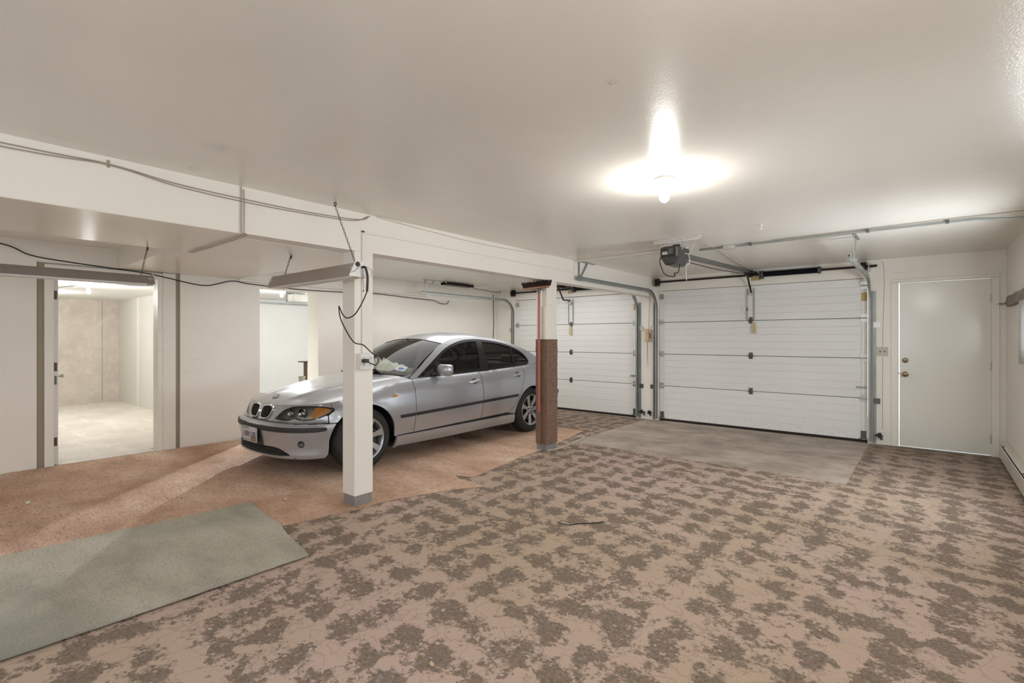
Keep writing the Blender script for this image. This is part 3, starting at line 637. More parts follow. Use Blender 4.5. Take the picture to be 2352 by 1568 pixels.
# headlamp outline on the skin (t, z)
HLx = [(.318, .545), (.40, .538), (.50, .540), (.565, .556)]
HL = [(t_of_x(a), b) for a, b in HLx] + [(t_of_x(.625), .543), (t_of_y(-.53), .545), (t_of_y(-.44), .565), (t_of_y(-.36), .598), (t_of_y(-.315), .628), (t_of_y(-.325), .648), (t_of_y(-.40), .662), (t_of_y(-.48), .668), (t_of_x(.60), .668), (t_of_x(.50), .656), (t_of_x(.42), .632), (t_of_x(.36), .592)]
HLc = curve2(HL + [HL[0]], 5)[:-1]
HLtop = [p for p in curve2(HL[8:] + [HL[0]], 5)]           # rear tip, over the top, to the inner corner
HLbot = [p for p in curve2(HL[:9], 5)]
tF = t_of_y(-.365)
YH0 = -.365                                              # hood / fender / lamp corner
def splitx(pts): return pts
for sg in (1, -1):
    mp = sidemap(sg)
    first = sg == 1
    # fender
    fp = [(-.362, .512)] + [(yy, zz) for yy, zz in arch(0, .362, 144, -2)] + [(.40, .285)] + [(.40, .293), (.622, .297), (.622, zsY(.622) - .001)] + belt(.60, -.330, 24, 0.001) + [(-.331, .656), (-.311, .649), (-.309, .627), (-.352, .594), (-.364, .586)]
    panel('fender', fp, mp, M['paint'], holes=[curve2([(.305, .712), (.33, .722), (.375, .725), (.405, .722), (.38, .708), (.335, .703), (.305, .712)], 4)[:-1]], step=.032, hole_flange=.012)
    panel('side_marker', curve2([(.307, .712), (.33, .721), (.375, .724), (.403, .722), (.38, .709), (.335, .704), (.307, .712)], 4)[:-1], mp, M['amber'], step=.012, d0=-.003, flange=.012)
    # doors
    fd = [(.629, .297), (1.699, .322)] + [(1.699, zsY(1.699) - .001)] + belt(1.68, .66, 24, .001) + [(.629, zsY(.629) - .001)]
    dr1 = panel('front_door', fd, mp, M['paint'], step=.035)
    rd = [(1.707, .322), (2.19, .334)] + curve2([(2.19, .334), (2.285, .365), (2.362, .434), (2.43, .55), (2.495, .668), (2.55, .79), (2.583, .925)], 5)[1:] + [(2.584, zsY(2.584) - .001)] + belt(2.56, 1.73, 18, .001) + [(1.707, zsY(1.707) - .001)]
    dr2 = panel('rear_door', rd, mp, M['paint'], step=.035)
    # quarter panel behind the rear door
    qp = curve2([(2.197, .333), (2.29, .360), (2.369, .430), (2.437, .548), (2.502, .666), (2.557, .79), (2.59, .925)], 5)
    qp = [(2.197, .333)] + qp[1:] + belt(2.592, 3.40, 16, .001) + [(3.40, .575)] + [(3.02, .545)] + arch(2.725, .352, 42, 176, 22) + [(2.372, .300)]
    panel('quarter_panel', qp, mp, M['paint'], step=.035)
    # sill
    sl = [(.374, .160), (2.368, .182), (2.362, .292), (2.33, .296), (.392, .284)]
    sk = panel('side_sill', sl, mp, M['paint'], step=.035, d0=-.004, flange=.03)
    # rub strips
    for nm, a, b in (('rub_strip', .42, .618), ('rub_strip', .636, 1.694), ('rub_strip', 1.712, 2.385)):
        zf = lambda y: .492 + (y - .42) * .030
        n_ = max(4, int((b - a) / .08)); lo = [(a + (b - a) * k / n_, zf(a + (b - a) * k / n_) - .016) for k in range(n_ + 1)]; up = [(p[0], p[1] + .032) for p in lo][::-1]
        if a == .42: lo[0] = (a + .012, lo[0][1])
        if b == 2.385: up[0] = (b + .018, up[0][1])
        panel(nm, lo + up, mp, M['strip'], step=.04, d0=-.010, flange=.012)
    # door handles: bar over a scooped dish
    for par, yc, zc in ((dr1, 1.565, .795), (dr2, 2.425, .832)):
        MB_ = MB(); pts = []
        dish = []
        for k in range(9):
            for j in range(14):
                r_ = (k + .001) / 8; a_ = 2 * PI * j / 14; dish.append(tuple(mp(yc + .052 * r_ * math.cos(a_), zc + .034 * r_ * math.sin(a_), -.0015 + .012 * (1 - r_ ** 4) * 0 + .0)))
        nn = 14
        MB_.add(dish, [(k * nn + j, k * nn + (j + 1) % nn, (k + 1) * nn + (j + 1) % nn, (k + 1) * nn + j) for k in range(8) for j in range(nn)])
        MB_.build('handle_dish', M['galv_dark'], car, smooth=True)
        bar = MB(); ring = []
        for k in range(13):
            q = k / 12; y_ = yc - .095 + .19 * q; z_ = zc - .006 + .024 * (q - .2); w_ = .013 * (math.sin(PI * min(max(q * .94 + .03, 0), 1)) ** .45); dd = -.006 - .018 * math.sin(PI * q) ** .6
            for j in range(8):
                a_ = 2 * PI * j / 8; ring.append(tuple(mp(y_, z_ + w_ * math.sin(a_), dd + .006 * math.cos(a_))))
        bar.add(ring, [(k * 8 + j, k * 8 + (j + 1) % 8, (k + 1) * 8 + (j + 1) % 8, (k + 1) * 8 + j) for k in range(12) for j in range(8)] + [tuple(range(8)), tuple(range(96, 104))])
        bar.build('door_handle', M['paint'], car, smooth=True)
MB().bar(body(t_of_y(1.30), .312, -.012), body(t_of_y(1.315), .135, -.006), .022, .004, (1, 0, 0)).build('hanging_strap', M['black'], car, label='black strap caught under the door')
# ---- bumper, both sides in one skin
tb = t_of_y(-.366)
def archt(sg):
    pts = [(sg * t_of_y(y), z) for y, z in arch(0, .366, 146, 183, 10)]
    return pts
bo = [(-tb, .505)] + archt(-1) + [(-t_of_y(-.372), .215), (-t_of_y(-.40), .184)] + [(-t_of_x(.55), .183), (-t_of_x(.3), .185), (0, .186), (t_of_x(.3), .185), (t_of_x(.55), .183)] + [(t_of_y(-.40), .184), (t_of_y(-.372), .215)] + archt(1)[::-1] + [(tb, .505), (t_of_y(-.45), .5115), (t_of_x(.5), .5125), (0, .5125), (-t_of_x(.5), .5125), (-t_of_y(-.45), .5115)]
intake = [(-.50, .212), (-.25, .205), (0, .203), (.25, .205), (.50, .212), (.56, .222), (.50, .252), (.44, .275), (.36, .287), (.2, .285), (0, .284), (-.2, .285), (-.36, .287), (-.44, .275), (-.50, .252), (-.56, .222)]
itk = curve2([(math.copysign(t_of_x(abs(a)), a) if a else 0, b) for a, b in intake] + [(-t_of_x(.5), .212)], 3)[:-1]
circ = lambda x, z, r, n=20: [(math.copysign(t_of_x(abs(x)), x) + r * math.cos(2 * PI * k / n), z + r * math.sin(2 * PI * k / n)) for k in range(n)]
fogs = [circ(.655, .325, .034), circ(-.655, .325, .034)]
bmp = panel('front_bumper', bo, body, M['paint'], holes=[itk] + fogs, step=.03, flange=.02, hole_flange=.035)
panel('intake_mesh', curve2([(math.copysign(t_of_x(abs(a)), a) if a else 0, b) for a, b in intake] + [(-t_of_x(.5), .212)], 3)[:-1], body, M['cabin_dark'], step=.04, d0=.034, flange=0)
for k in range(3):
    z_ = .222 + .018 * k; q = [(-t_of_x(.50 - .03 * k), z_), (t_of_x(.50 - .03 * k), z_), (t_of_x(.50 - .03 * k), z_ + .005), (-t_of_x(.50 - .03 * k), z_ + .005)]
    panel('intake_slat', q, body, M['black'], step=.05, d0=.018, flange=.014)
for sg in (1, -1):
    c = [(p[0], p[1]) for p in circ(.655 * sg, .325, .033)]
    tc = sg * t_of_x(.655)
    def fogmap(t, z, d=0.0): 
        r_ = math.hypot(t - tc, z - .325) / .034; return body(t, z, d + .006 + .022 * max(0, 1 - r_ * r_))
    panel('tow_cap', c, fogmap, M['galv_dark'], step=.012, flange=.01)  # body-coloured cap, its shade put in as dark grey
    # dark rub strip round the corner
    st = [(sg * t_of_x(.16), .436), (sg * t_of_x(.5), .436), (sg * t_of_y(-.47), .438), (sg * t_of_y(-.395), .446), (sg * t_of_y(-.385), .464), (sg * t_of_y(-.395), .479), (sg * t_of_y(-.47), .483), (sg * t_of_x(.5), .482), (sg * t_of_x(.16), .482)]
    panel('bumper_strip', st, body, M['strip'], step=.03, d0=-.008, flange=.012)
    # filler under the lamp
    fl = [(sg * t_of_x(.29), .5155), (sg * t_of_y(-.372), .5155), (sg * t_of_y(-.372), .580)] + [(sg * a, b - .003) for a, b in HLbot if a < t_of_y(-.385)][::-1] + [(sg * t_of_x(.292), .548)]
    panel('lamp_filler', fl, body, M['paint'], step=.025)
    # headlamp: bowl, reflectors, amber section, lens
    bowl = panel('headlamp', [(sg * a, b) for a, b in HLc], body, M['hl_black'], step=.02, d0=.055, flange=-.055, label='clear headlamp with amber outer section')
    for (xx, yy, zz, r_) in ((.50, None, .602, .040), (.635, None, .606, .043)):
        t0 = sg * t_of_x(xx); c0 = body(t0, zz, .052); nrm = (body(t0, zz, 0) - c0).normalized(); fw = Vector((nrm.x * .5, nrm.y, 0)).normalized()
        MB().lathe([(r_, .03), (r_ * .98, .034), (r_ * .86, .028), (r_ * .55, .012), (r_ * .2, .004), (0, .004)], c0, fw, 24, False, False).build('reflector', M['chrome'], bowl, smooth=True)
        MB().lathe([(r_ * .62, .010), (r_ * .5, .026), (r_ * .25, .034), (0, .036)], c0, fw, 18, False, False).build('projector', M['lens'], bowl, smooth=True)
    am = [(sg * t_of_y(-.545), .556), (sg * t_of_y(-.47), .562), (sg * t_of_y(-.395), .590), (sg * t_of_y(-.345), .620), (sg * t_of_y(-.352), .642), (sg * t_of_y(-.41), .654), (sg * t_of_y(-.475), .657), (sg * t_of_y(-.50), .640), (sg * t_of_y(-.525), .60)]
    panel('turn_signal', curve2(am + [am[0]], 4)[:-1], body, M['amber'], step=.018, d0=.012, flange=.04, parent=bowl)
    rim = HLc; ins_ = [((a - np.mean([p[0] for p in HLc])) * .965 + np.mean([p[0] for p in HLc]), (b - .604) * .90 + .604) for a, b in HLc]
    panel('lamp_gasket', [(sg * a, b) for a, b in HLc], body, M['black'], holes=[[(sg * a, b) for a, b in ins_]], step=.02, d0=.004, flange=.02, parent=bowl)
    panel('lens', [(sg * a, b) for a, b in HLc], body, M['lens'], step=.025, d0=.002, flange=0, parent=bowl)
    # kidney grille
    kd = [(.030, .655), (.12, .668), (.20, .664), (.238, .640), (.232, .595), (.205, .552), (.15, .535), (.06, .533), (.034, .552), (.027, .60)]
    kd = curve2([(sg * t_of_x(a), b) for a, b in kd] + [(sg * t_of_x(kd[0][0]), kd[0][1])], 5)[:-1]
    cxk = sum(p[0] for p in kd) / len(kd); czk = sum(p[1] for p in kd) / len(kd)
    inn = [((a - cxk) * .86 + cxk, (b - czk) * .84 + czk) for a, b in kd]
    kg = panel('kidney_grille', kd, body, M['chrome'], holes=[inn], step=.015, d0=-.012, flange=.02, hole_flange=.03)
    panel('grille_back', inn, body, M['cabin_dark'], step=.03, d0=.022, flange=0, parent=kg)
    mb = MB(); x0 = min(p[0] for p in inn); x1 = max(p[0] for p in inn); ns = 11
    for k in range(ns):
        tt = x0 + (x1 - x0) * (k + .5) / ns; zz = [b for a, b in inn if abs(a - tt) < .016]
        if len(zz) > 1:
            za, zb = min(zz), max(zz)
            for u in range(6):
                z0_, z1_ = za + (zb - za) * u / 6, za + (zb - za) * (u + 1) / 6; w_ = .0022
                q = [body(tt - w_, z0_, -.002), body(tt + w_, z0_, -.002), body(tt + w_, z1_, -.002), body(tt - w_, z1_, -.002)]; q2 = [body(tt - w_, z0_, .02), body(tt + w_, z0_, .02), body(tt + w_, z1_, .02), body(tt - w_, z1_, .02)]
                mb.add(q + q2, [(0, 1, 2, 3), (0, 4, 5, 1), (3, 2, 6, 7), (0, 3, 7, 4), (1, 5, 6, 2)])
    mb.build('grille_slats', M['black'], kg)
# plate carrier, plate with characters
nb = [(-t_of_x(.175), .292), (t_of_x(.175), .292), (t_of_x(.175), .482), (-t_of_x(.175), .482)]
panel('plate_carrier', [(-t_of_x(.19), .284), (t_of_x(.19), .284), (t_of_x(.172), .478), (-t_of_x(.172), .478)], body, M['strip'], step=.04, d0=-.007, flange=.01)
yp = CYW - .745 - .020
def boxc(x0, x1, z0, z1, d0=0.0, d1=.004): return (CXW + x0, CXW + x1, yp - d1, yp - d0, CZW + z0, CZW + z1)
lp = MB().box(*boxc(-.152, .152, .304, .452, -.010, .0)).build('licence_plate', M['plate_white'], car, bevel=.006, label='white front licence plate with dark characters')
mb = MB(); e_ = .0035
for b_ in ((-.152, .152, .304, .304 + e_), (-.152, .152, .452 - e_, .452), (-.152, -.152 + e_, .304, .452), (.152 - e_, .152, .304, .452)): mb.box(*boxc(*b_, 0, .003))
mb.build('plate_frame', M['zinc'], lp)
GL = {'D': ['110', '101', '101', '101', '110'], 'W': ['10101', '10101', '10101', '11111', '01010'], 'M': ['10001', '11011', '10101', '10001', '10001'], '1': ['01', '11', '01', '01', '01'], '6': ['111', '100', '111', '101', '111'], '0': ['111', '101', '101', '101', '111'], 'L': ['100', '100', '100', '100', '111']}
mb = MB(); u_ = .0115; xx = -.118
for ch in 'DWM L60':
    if ch == ' ': xx += .022; continue
    g_ = GL[ch]
    uw = u_ * (.62 if len(g_[0]) == 5 else .8)
    for r_, row in enumerate(g_):
        for c_, bit in enumerate(row):
            if bit == '1': mb.box(*boxc(xx + c_ * uw, xx + (c_ + 1) * uw, .405 - r_ * u_ - u_, .405 - r_ * u_, 0, .0015))
    xx += len(g_[0]) * uw + .008
mb.build('plate_characters', M['plate_blue'], lp, kind='stuff')
MB().box(*boxc(.02, .145, .312, .345, 0, .0006)).box(*boxc(.05, .145, .345, .352, 0, .0006)).build('plate_scene', M['plate_tan'], lp)
MB().box(*boxc(-.145, -.02, .425, .445, 0, .0006)).box(*boxc(-.145, .0, .312, .322, 0, .0006)).build('plate_tint', M['plate_green'], lp, kind='stuff')
# ---- hood: nose between the lamps, strips over the lamps, and the top
kidh = []
for sg in (1, -1):
    kd = [(.028, .655), (.12, .669), (.20, .665), (.240, .640), (.234, .594), (.206, .550), (.15, .533), (.06, .531), (.032, .551), (.025, .60)]
    kidh.append(curve2([(sg * t_of_x(a), b) for a, b in kd] + [(sg * t_of_x(kd[0][0]), kd[0][1])], 4)[:-1])
TH = t_of_y(-.335)
top_line = lambda n, a, b: [(a + (b - a) * k / n, zs_of_t(abs(a + (b - a) * k / n))) for k in range(n + 1)]
hl_up = [(a, b + .003) for a, b in HLtop if a < TH]          # decreasing t
nose = [(-t_of_x(.285), .5155), (t_of_x(.285), .5155)] + [(t_of_x(.305), .548)] + [(a, b) for a, b in hl_up[::-1] if a > t_of_x(.33)] + [(TH, zs_of_t(TH) - .02)] + top_line(60, TH, -TH) + [(-TH, zs_of_t(TH) - .02)] + [(-a, b) for a, b in hl_up if a > t_of_x(.33)] + [(-t_of_x(.305), .548)]
# top of hood over (x, y)
YR = lambda x: .455 + .175 * min(abs(x) / .72, 1) ** 2
zc_h = cr1([-.64, -.56, -.45, -.3, -.1, .15, .4, .6, .8], [.668, .698, .732, .770, .812, .856, .895, .922, .945])
bl = []
tE = t_of_y(.61)
for k in range(121):
    t = -tE + 2 * tE * k / 120; p = body(t, zs_of_t(abs(t))); bl.append((p.x - CXW, p.y - CYW, p.z - CZW))
_half = [p for p in bl if p[0] >= -1e-6]; _half.sort(key=lambda p: p[1]); _hy = np.array([p[1] for p in _half]); _hx = np.array([p[0] for p in _half]); _hz = np.array([p[2] for p in _half])
def hood_z(x, y):
    xe = float(np.interp(y, _hy, _hx)); ze = float(np.interp(y, _hy, _hz)); w_ = min(abs(x) / max(xe, 1e-3), 1.0) if xe > .03 else 1.0
    z = ze * w_ ** 2.6 + zc_h(y) * (1 - w_ ** 2.6)
    xr = .235 + (y + .62) * .33; z += .011 * (1 - sstep(abs(x), xr - .03, xr + .045)) * sstep(y, -.60, -.35) * (1 - w_ ** 6)
    return z
def hoodmap(x, y, d=0.0): return Vector((CXW + x, CYW + y, CZW + hood_z(x, y) - d))
ho = [(p[0], p[1]) for p in bl] + [(x, YR(x)) for x in np.linspace(.70, -.70, 30)]
# body of the hood: join the top skin and the nose skin in one mesh
def raw_panel(outer, holes, mp, step):
    o = panel('tmp', outer, mp, M['paint'], holes=holes, step=step, flange=.018); vs = [Vector(v.co) + Vector(car['_o']) for v in o.data.vertices]; fs = [tuple(p.vertices) for p in o.data.polygons]
    me = o.data; bpy.data.objects.remove(o); bpy.data.meshes.remove(me); return vs, fs
nv, nf = raw_panel(nose, kidh, body, .025)
hood = panel('hood', ho, hoodmap, M['paint'], step=.04, flange=.015, extra=(nv, nf), smooth_angle=60)
# round badge on the nose
def badge(c, ax, r, parent, name='badge'):
    ax = Vector(ax).normalized(); u = ax.orthogonal().normalized(); v = ax.cross(u); c = Vector(c)
    b_ = MB().lathe([(0, .0), (r, .0), (r, .003), (r * .93, .0045), (r * .68, .0045), (r * .66, .0035), (0, .0035)], c, ax, 24).build(name, M['black'], parent, smooth=True, angle=30)
    MB().lathe([(r, .0), (r * 1.04, .002), (r, .0045), (r * .93, .005), (r * .93, .004)], c, ax, 24).build('badge_ring', M['chrome'], b_ if parent is car else parent, smooth=True)
    for nm, mt, qs in (('badge_blue', M['badge_blue'], (0, 2)), ('badge_white', M['plate_white'], (1, 3))):
        mb = MB()
        for q in qs:
            vs = [c + ax * .0042]
            for k in range(7):
                a = PI / 2 * q + PI / 2 * k / 6; vs.append(c + ax * .0042 + (u * math.cos(a) + v * math.sin(a)) * r * .64)
            mb.add(vs, [(0, k, k + 1) for k in range(1, 7)])
        mb.build(nm, mt, b_ if parent is car else parent)
    return b_
yb_ = -.50; zb_ = hood_z(0, yb_); nb_ = (hoodmap(.01, yb_) - hoodmap(-.01, yb_)).cross(hoodmap(0, yb_ + .02) - hoodmap(0, yb_ - .02))
badge(hoodmap(0, yb_, -.001), nb_, .041, car, 'hood_badge')
# ---- greenhouse
zr = cr1([.60, .66, .80, 1.0, 1.24, 1.5, 1.85, 2.2, 2.5, 2.8, 3.1, 3.3, 3.5], [.862, .895, .990, 1.125, 1.258, 1.325, 1.345, 1.322, 1.268, 1.172, 1.045, .985, .958])
gb = cr1([.55, .8, 1.2, 1.8, 2.3, 2.8, 3.2, 3.5], [.720, .752, .772, .776, .768, .742, .700, .66])
def gx(y, z):
    q = z - zsY(y); return gb(y) - .40 * q - .28 * q * q
def green(sg): return lambda y, z, d=0.0: Vector((CXW + sg * (gx(y, z) - d * .9), CYW + y, CZW + z - d * .35))
DLO = [(.735, .884), (1.125, 1.126), (1.34, 1.231), (1.58, 1.299), (1.78, 1.317), (1.95, 1.315), (2.22, 1.289), (2.49, 1.229), (2.70, 1.138), (2.795, 1.045), (2.80, .985), (2.75, .952)]
DL = curve2(DLO, 5) + [(2.75 - (2.75 - .735) * k / 30, zsY(2.75 - (2.75 - .735) * k / 30) + .006) for k in range(1, 30)]
DLi = None
def shrink(poly, d):
    P_ = np.array(poly); n = len(P_); prev = np.roll(P_, 1, 0); nxt = np.roll(P_, -1, 0); tg = nxt - prev; tg /= np.linalg.norm(tg, axis=1)[:, None]
    ar = 0.5 * np.sum(P_[:, 0] * nxt[:, 1] - nxt[:, 0] * P_[:, 1]); nn = np.stack([-tg[:, 1], tg[:, 0]], 1) * (1 if ar > 0 else -1)
    return [tuple(p) for p in P_ + nn * d]
def rail_pts(a, b, n): return [(a + (b - a) * k / n, zr(a + (b - a) * k / n)) for k in range(n + 1)]
rv = []; rf = []
def yh(s): return 1.215 + .045 * s * s            # front header
def yrh(s): return 2.54 - .04 * s * s             # rear header
def roofpt(s, t, d=0.0):
    y = yh(s) + (yrh(s) - yh(s)) * t; ze = zr(y if y > 1.24 else 1.24); xe = gx(y, zr(max(y, 1.24))); cr = .072
    prof = 1 - abs(s) ** 2.3
    return Vector((CXW + s * xe, CYW + y, CZW + ze + cr * prof * (0.9 + .1 * math.sin(PI * t)) - d))
ns, nt_ = 28, 30
for j in range(nt_ + 1):
    for i in range(ns + 1):
        u = -1 + 2 * i / ns; u = math.copysign(abs(u) ** .8, u); rv.append(roofpt(u, j / nt_))
rf = [(j * (ns + 1) + i, j * (ns + 1) + i + 1, (j + 1) * (ns + 1) + i + 1, (j + 1) * (ns + 1) + i) for j in range(nt_) for i in range(ns)]
for sg in (1, -1):
    # side frame: pillars and cant rail round the window opening
    outer = [(.64, zsY(.64) + .001)] + belt(.70, 3.30, 40, -.001) + [(3.34, zr(3.34))] + rail_pts(3.30, .66, 60)
    vs, fs = raw_panel(outer, [DL], green(sg), .035)
    k = len(rv); rv += vs; rf += [tuple(i + k for i in f) for f in fs]
mb = MB(); mb.add(rv, rf); roof = mb.build('roof', M['paint'], car, smooth=True, angle=55)
for sg in (1, -1):
    gm = green(sg)
    inn = shrink(DL, .032)
    panel('window_trim', shrink(DL, .001), gm, M['gloss_black'], holes=[inn], step=.03, d0=-.003, flange=.016)
    # B pillar cover and quarter divider
    panel('pillar_cover', [(1.735, .905), (1.905, .910), (1.95, 1.300), (1.86, 1.302)], gm, M['gloss_black'], step=.04, d0=-.002, flange=.012)
    panel('pillar_gap', [(1.822, .908), (1.828, .908), (1.908, 1.300), (1.901, 1.300)], gm, M['strip'], step=.04, d0=-.004, flange=.006)
    panel('window_divider', [(2.415, .930), (2.445, .932), (2.523, 1.205), (2.493, 1.214)], gm, M['gloss_black'], step=.04, d0=-.002, flange=.012)
    up = [p for p in inn if p[1] > zsY(p[0]) + .03]
    def cutpoly(a0, a1, b0, b1):
        """part of the window between two slanting edges (y at the belt, y at the top)"""
        lo = lambda y: zsY(y) + .024
        P_ = []
        for y in np.linspace(b0, a0, 12): P_.append((y, lo(y)))
        seq = [p for p in inn if p[1] > lo(p[0]) + .004]; seq.sort(key=lambda p: math.atan2(p[1] - .95, p[0] - 1.75))
        for p in reversed(seq):
            f0 = a0 + (a1 - a0) * (p[1] - .91) / .38; f1 = b0 + (b1 - b0) * (p[1] - .91) / .38
            if f0 < p[0] < f1: P_.append(p)
        return P_
    panel('front_side_window', cutpoly(.5, .5, 1.735, 1.855) if False else [p for p in ([(1.73, zsY(1.73) + .024)] + [(y, zsY(y) + .024) for y in np.linspace(1.70, .87, 16)] + [p for p in sorted(inn, key=lambda q: q[0]) if p[1] > zsY(p[0]) + .05 and p[0] < 1.85 and p[0] > .86] + [(1.852, 1.272)])], gm, M['side_glass'], step=.06, d0=.008, flange=0)
    panel('rear_side_window', [(y, zsY(y) + .024) for y in np.linspace(2.42, 1.91, 10)] + [(1.945, 1.272)] + [p for p in sorted(inn, key=lambda q: q[0]) if p[1] > zsY(p[0]) + .15 and 1.95 < p[0] < 2.49] + [(2.495, 1.185)], gm, M['side_glass'], step=.06, d0=.008, flange=0)
    q3 = [p for p in inn if p[0] > 2.525 and p[1] > zsY(p[0]) + .022]
    q3.sort(key=lambda p: -math.atan2(p[1] - 1.03, p[0] - 2.60))
    panel('quarter_window', [(2.445, zsY(2.445) + .022), (2.518, 1.178)] + q3 + [(2.70, zsY(2.70) + .022)], gm, M['side_glass'], step=.05, d0=.008, flange=0)
    # door mirror
    mr = MB(); secs = []
    for k, (w_, h0, h1, dy) in enumerate([(0.0, -.012, .03, .05), (.03, -.035, .062, .02), (.09, -.060, .074, .0), (.17, -.058, .070, .012), (.20, -.040, .056, .03), (.212, -.015, .035, .05)]):
        x_ = gx(1.0, .93) + .045 + w_; yb3 = 1.0
        secs.append([(CXW + sg * x_, CYW + yb3 - .03 + dy, CZW + .955 + h0), (CXW + sg * x_, CYW + yb3 - .06 + dy, CZW + .955 + (h0 + h1) * .45), (CXW + sg * x_, CYW + yb3 - .035 + dy, CZW + .955 + h1), (CXW + sg * x_, CYW + yb3 + .055, CZW + .955 + h1), (CXW + sg * x_, CYW + yb3 + .055, CZW + .955 + h0)])
    vs = [p for s_ in secs for p in s_]; mr.add(vs, [(i * 5 + j, i * 5 + (j + 1) % 5, (i + 1) * 5 + (j + 1) % 5, (i + 1) * 5 + j) for i in range(5) for j in range(5)] + [tuple(range(5)), tuple(range(25, 30))])
    mo = mr.build('door_mirror', M['paint'], car, smooth=True, angle=50, bevel=.006)
    xg = gx(.95, .90)
    tri = [(.80, .886), (1.0, .892), (.985, .985)]
    MB().add([green(sg)(y, z, -.004) for y, z in tri] + [green(sg)(y, z, .01) for y, z in tri], [(0, 1, 2), (0, 3, 4, 1), (1, 4, 5, 2), (2, 5, 3, 0)]).bar((CXW + sg * (xg), CYW + .96, CZW + .915), (CXW + sg * (xg + .08), CYW + 1.0, CZW + .925), .06, .03).build('mirror_base', M['black'], mo)
    MB().box(min(CXW + sg * (gx(1.0, .93) + .06), CXW + sg * (gx(1.0, .93) + .245)), max(CXW + sg * (gx(1.0, .93) + .06), CXW + sg * (gx(1.0, .93) + .245)), CYW + 1.056, CYW + 1.058, CZW + .905, CZW + 1.02).build('mirror_glass', M['chrome'], mo)
# windscreen and rear screen
def screen(name, base, head, bulge, mat, border):
    nu, nv_ = 24, 12; vs = []
    f = lambda s, t, d=0.0: (Vector(base(s)) * (1 - t) + Vector(head(s)) * t) + Vector((0, bulge[0], bulge[1])) * (4 * t * (1 - t)) * (1 - .3 * s * s) + Vector((0, -d * bulge[0] / .03, -d)) * (-1 if False else 1)
    for j in range(nv_ + 1):
        for i in range(nu + 1): vs.append(f(-1 + 2 * i / nu, j / nv_))
    W = lambda p: (p.x + CXW, p.y + CYW, p.z + CZW)
    g = MB().add([W(p) for p in vs], [(j * (nu + 1) + i, j * (nu + 1) + i + 1, (j + 1) * (nu + 1) + i + 1, (j + 1) * (nu + 1) + i) for j in range(nv_) for i in range(nu)]).build(name, mat, car, smooth=True)
    # black edge band just inside
    mb = MB()
    def strip(fn, n):
        a = [W(fn(k / n, 0)) for k in range(n + 1)]; b = [W(fn(k / n, 1)) for k in range(n + 1)]; mb.add(a + b, [(k, k + 1, n + 2 + k, n + 1 + k) for k in range(n)])
    e_ = .004
    strip(lambda q, w_: f(-1 + 2 * q, border[0] * w_, e_), 24); strip(lambda q, w_: f(-1 + 2 * q, 1 - border[1] * w_, e_), 24)
    strip(lambda q, w_: f(-1 + .05 * w_, q, e_), 10); strip(lambda q, w_: f(1 - .05 * w_, q, e_), 10)
    mb.build('screen_band', M['brown_wood'] if False else M['screen_band'], g); return g, f
M['screen_band'] = plain('dark_screen_border', (78, 64, 54), 0.3)
ws, wf_ = screen('windscreen', lambda s: (s * (gx(.67, zr(.67)) - .012), .485 + .185 * s * s, .948 - .052 * s * s), lambda s: (s * (gx(1.25, zr(1.25)) - .012), yh(s) + .004, (roofpt(s * .98, 0).z - CZW) - .004), (-.035, .028), M['screen'], (.05, .06))
rs, _ = screen('rear_screen', lambda s: (s * (gx(3.12, zr(3.12)) - .02), 3.16 - .05 * s * s, 1.0 + .02 * (1 - s * s)), lambda s: (s * (gx(2.5, zr(2.5)) - .012), yrh(s) - .004, (roofpt(s * .98, 1).z - CZW) - .004), (.03, .028), M['screen'], (.05, .05))
# sticker low on the driver's side of the windscreen
mb = MB(); q0 = [(.70, .09), (.86, .09), (.86, .19), (.70, .19)]
P_ = [wf_(s_, t_, -.002) for s_, t_ in q0]; mb.add([(p.x + CXW, p.y + CYW, p.z + CZW) for p in P_], [(0, 1, 2, 3)]); so_ = mb.build('parking_sticker', M['plate_white'], ws, label='small white square sticker')
P_ = [wf_(s_, t_, -.003) for s_, t_ in [(.735, .115), (.80, .115), (.80, .165), (.735, .165)]]; P2 = [wf_(s_, t_, -.003) for s_, t_ in [(.80, .13), (.835, .13), (.835, .155), (.80, .155)]]
MB().add([(p.x + CXW, p.y + CYW, p.z + CZW) for p in P_ + P2], [(0, 1, 2, 3), (4, 5, 6, 7)]).build('sticker_print', M['badge_blue'], ws)
# cowl, wipers
cv = []; n = 24
for k in range(n + 1):
    s_ = -1 + 2 * k / n; x = s_ * .70; cv += [(CXW + x, CYW + YR(x) - .03, CZW + hood_z(x * .97, YR(x) - .03) - .030), (CXW + x, CYW + .50 + .185 * s_ * s_, CZW + .942 - .052 * s_ * s_ - .012), (CXW + x, CYW + .56 + .185 * s_ * s_, CZW + .90 - .05 * s_ * s_)]
MB().add(cv, [(k * 3 + j, k * 3 + 3 + j, k * 3 + 4 + j, k * 3 + 1 + j) for k in range(n) for j in range(2)]).build('cowl', M['black'], car, smooth=True)
for (a, b) in ((.42, -.28), (-.16, -.62)):
    pa = Vector((CXW + a, CYW + .50, CZW + .925)); sb = b / .70; ta = .07; q = wf_(sb, ta, -.012); pb = Vector((q.x + CXW, q.y + CYW, q.z + CZW)); q2 = wf_(a / .72 * .55, .05, -.014); pm = Vector((q2.x + CXW, q2.y + CYW, q2.z + CZW))
    MB().tube([pa, pm, pb], [.010, .008, .006], 8).tube([Vector((wf_(sb + .75, .055, -.010).x + CXW, wf_(sb + .75, .055, -.010).y + CYW, wf_(sb + .75, .055, -.010).z + CZW)), pb], .006, 6).build('wiper', M['black'], car, smooth=True)
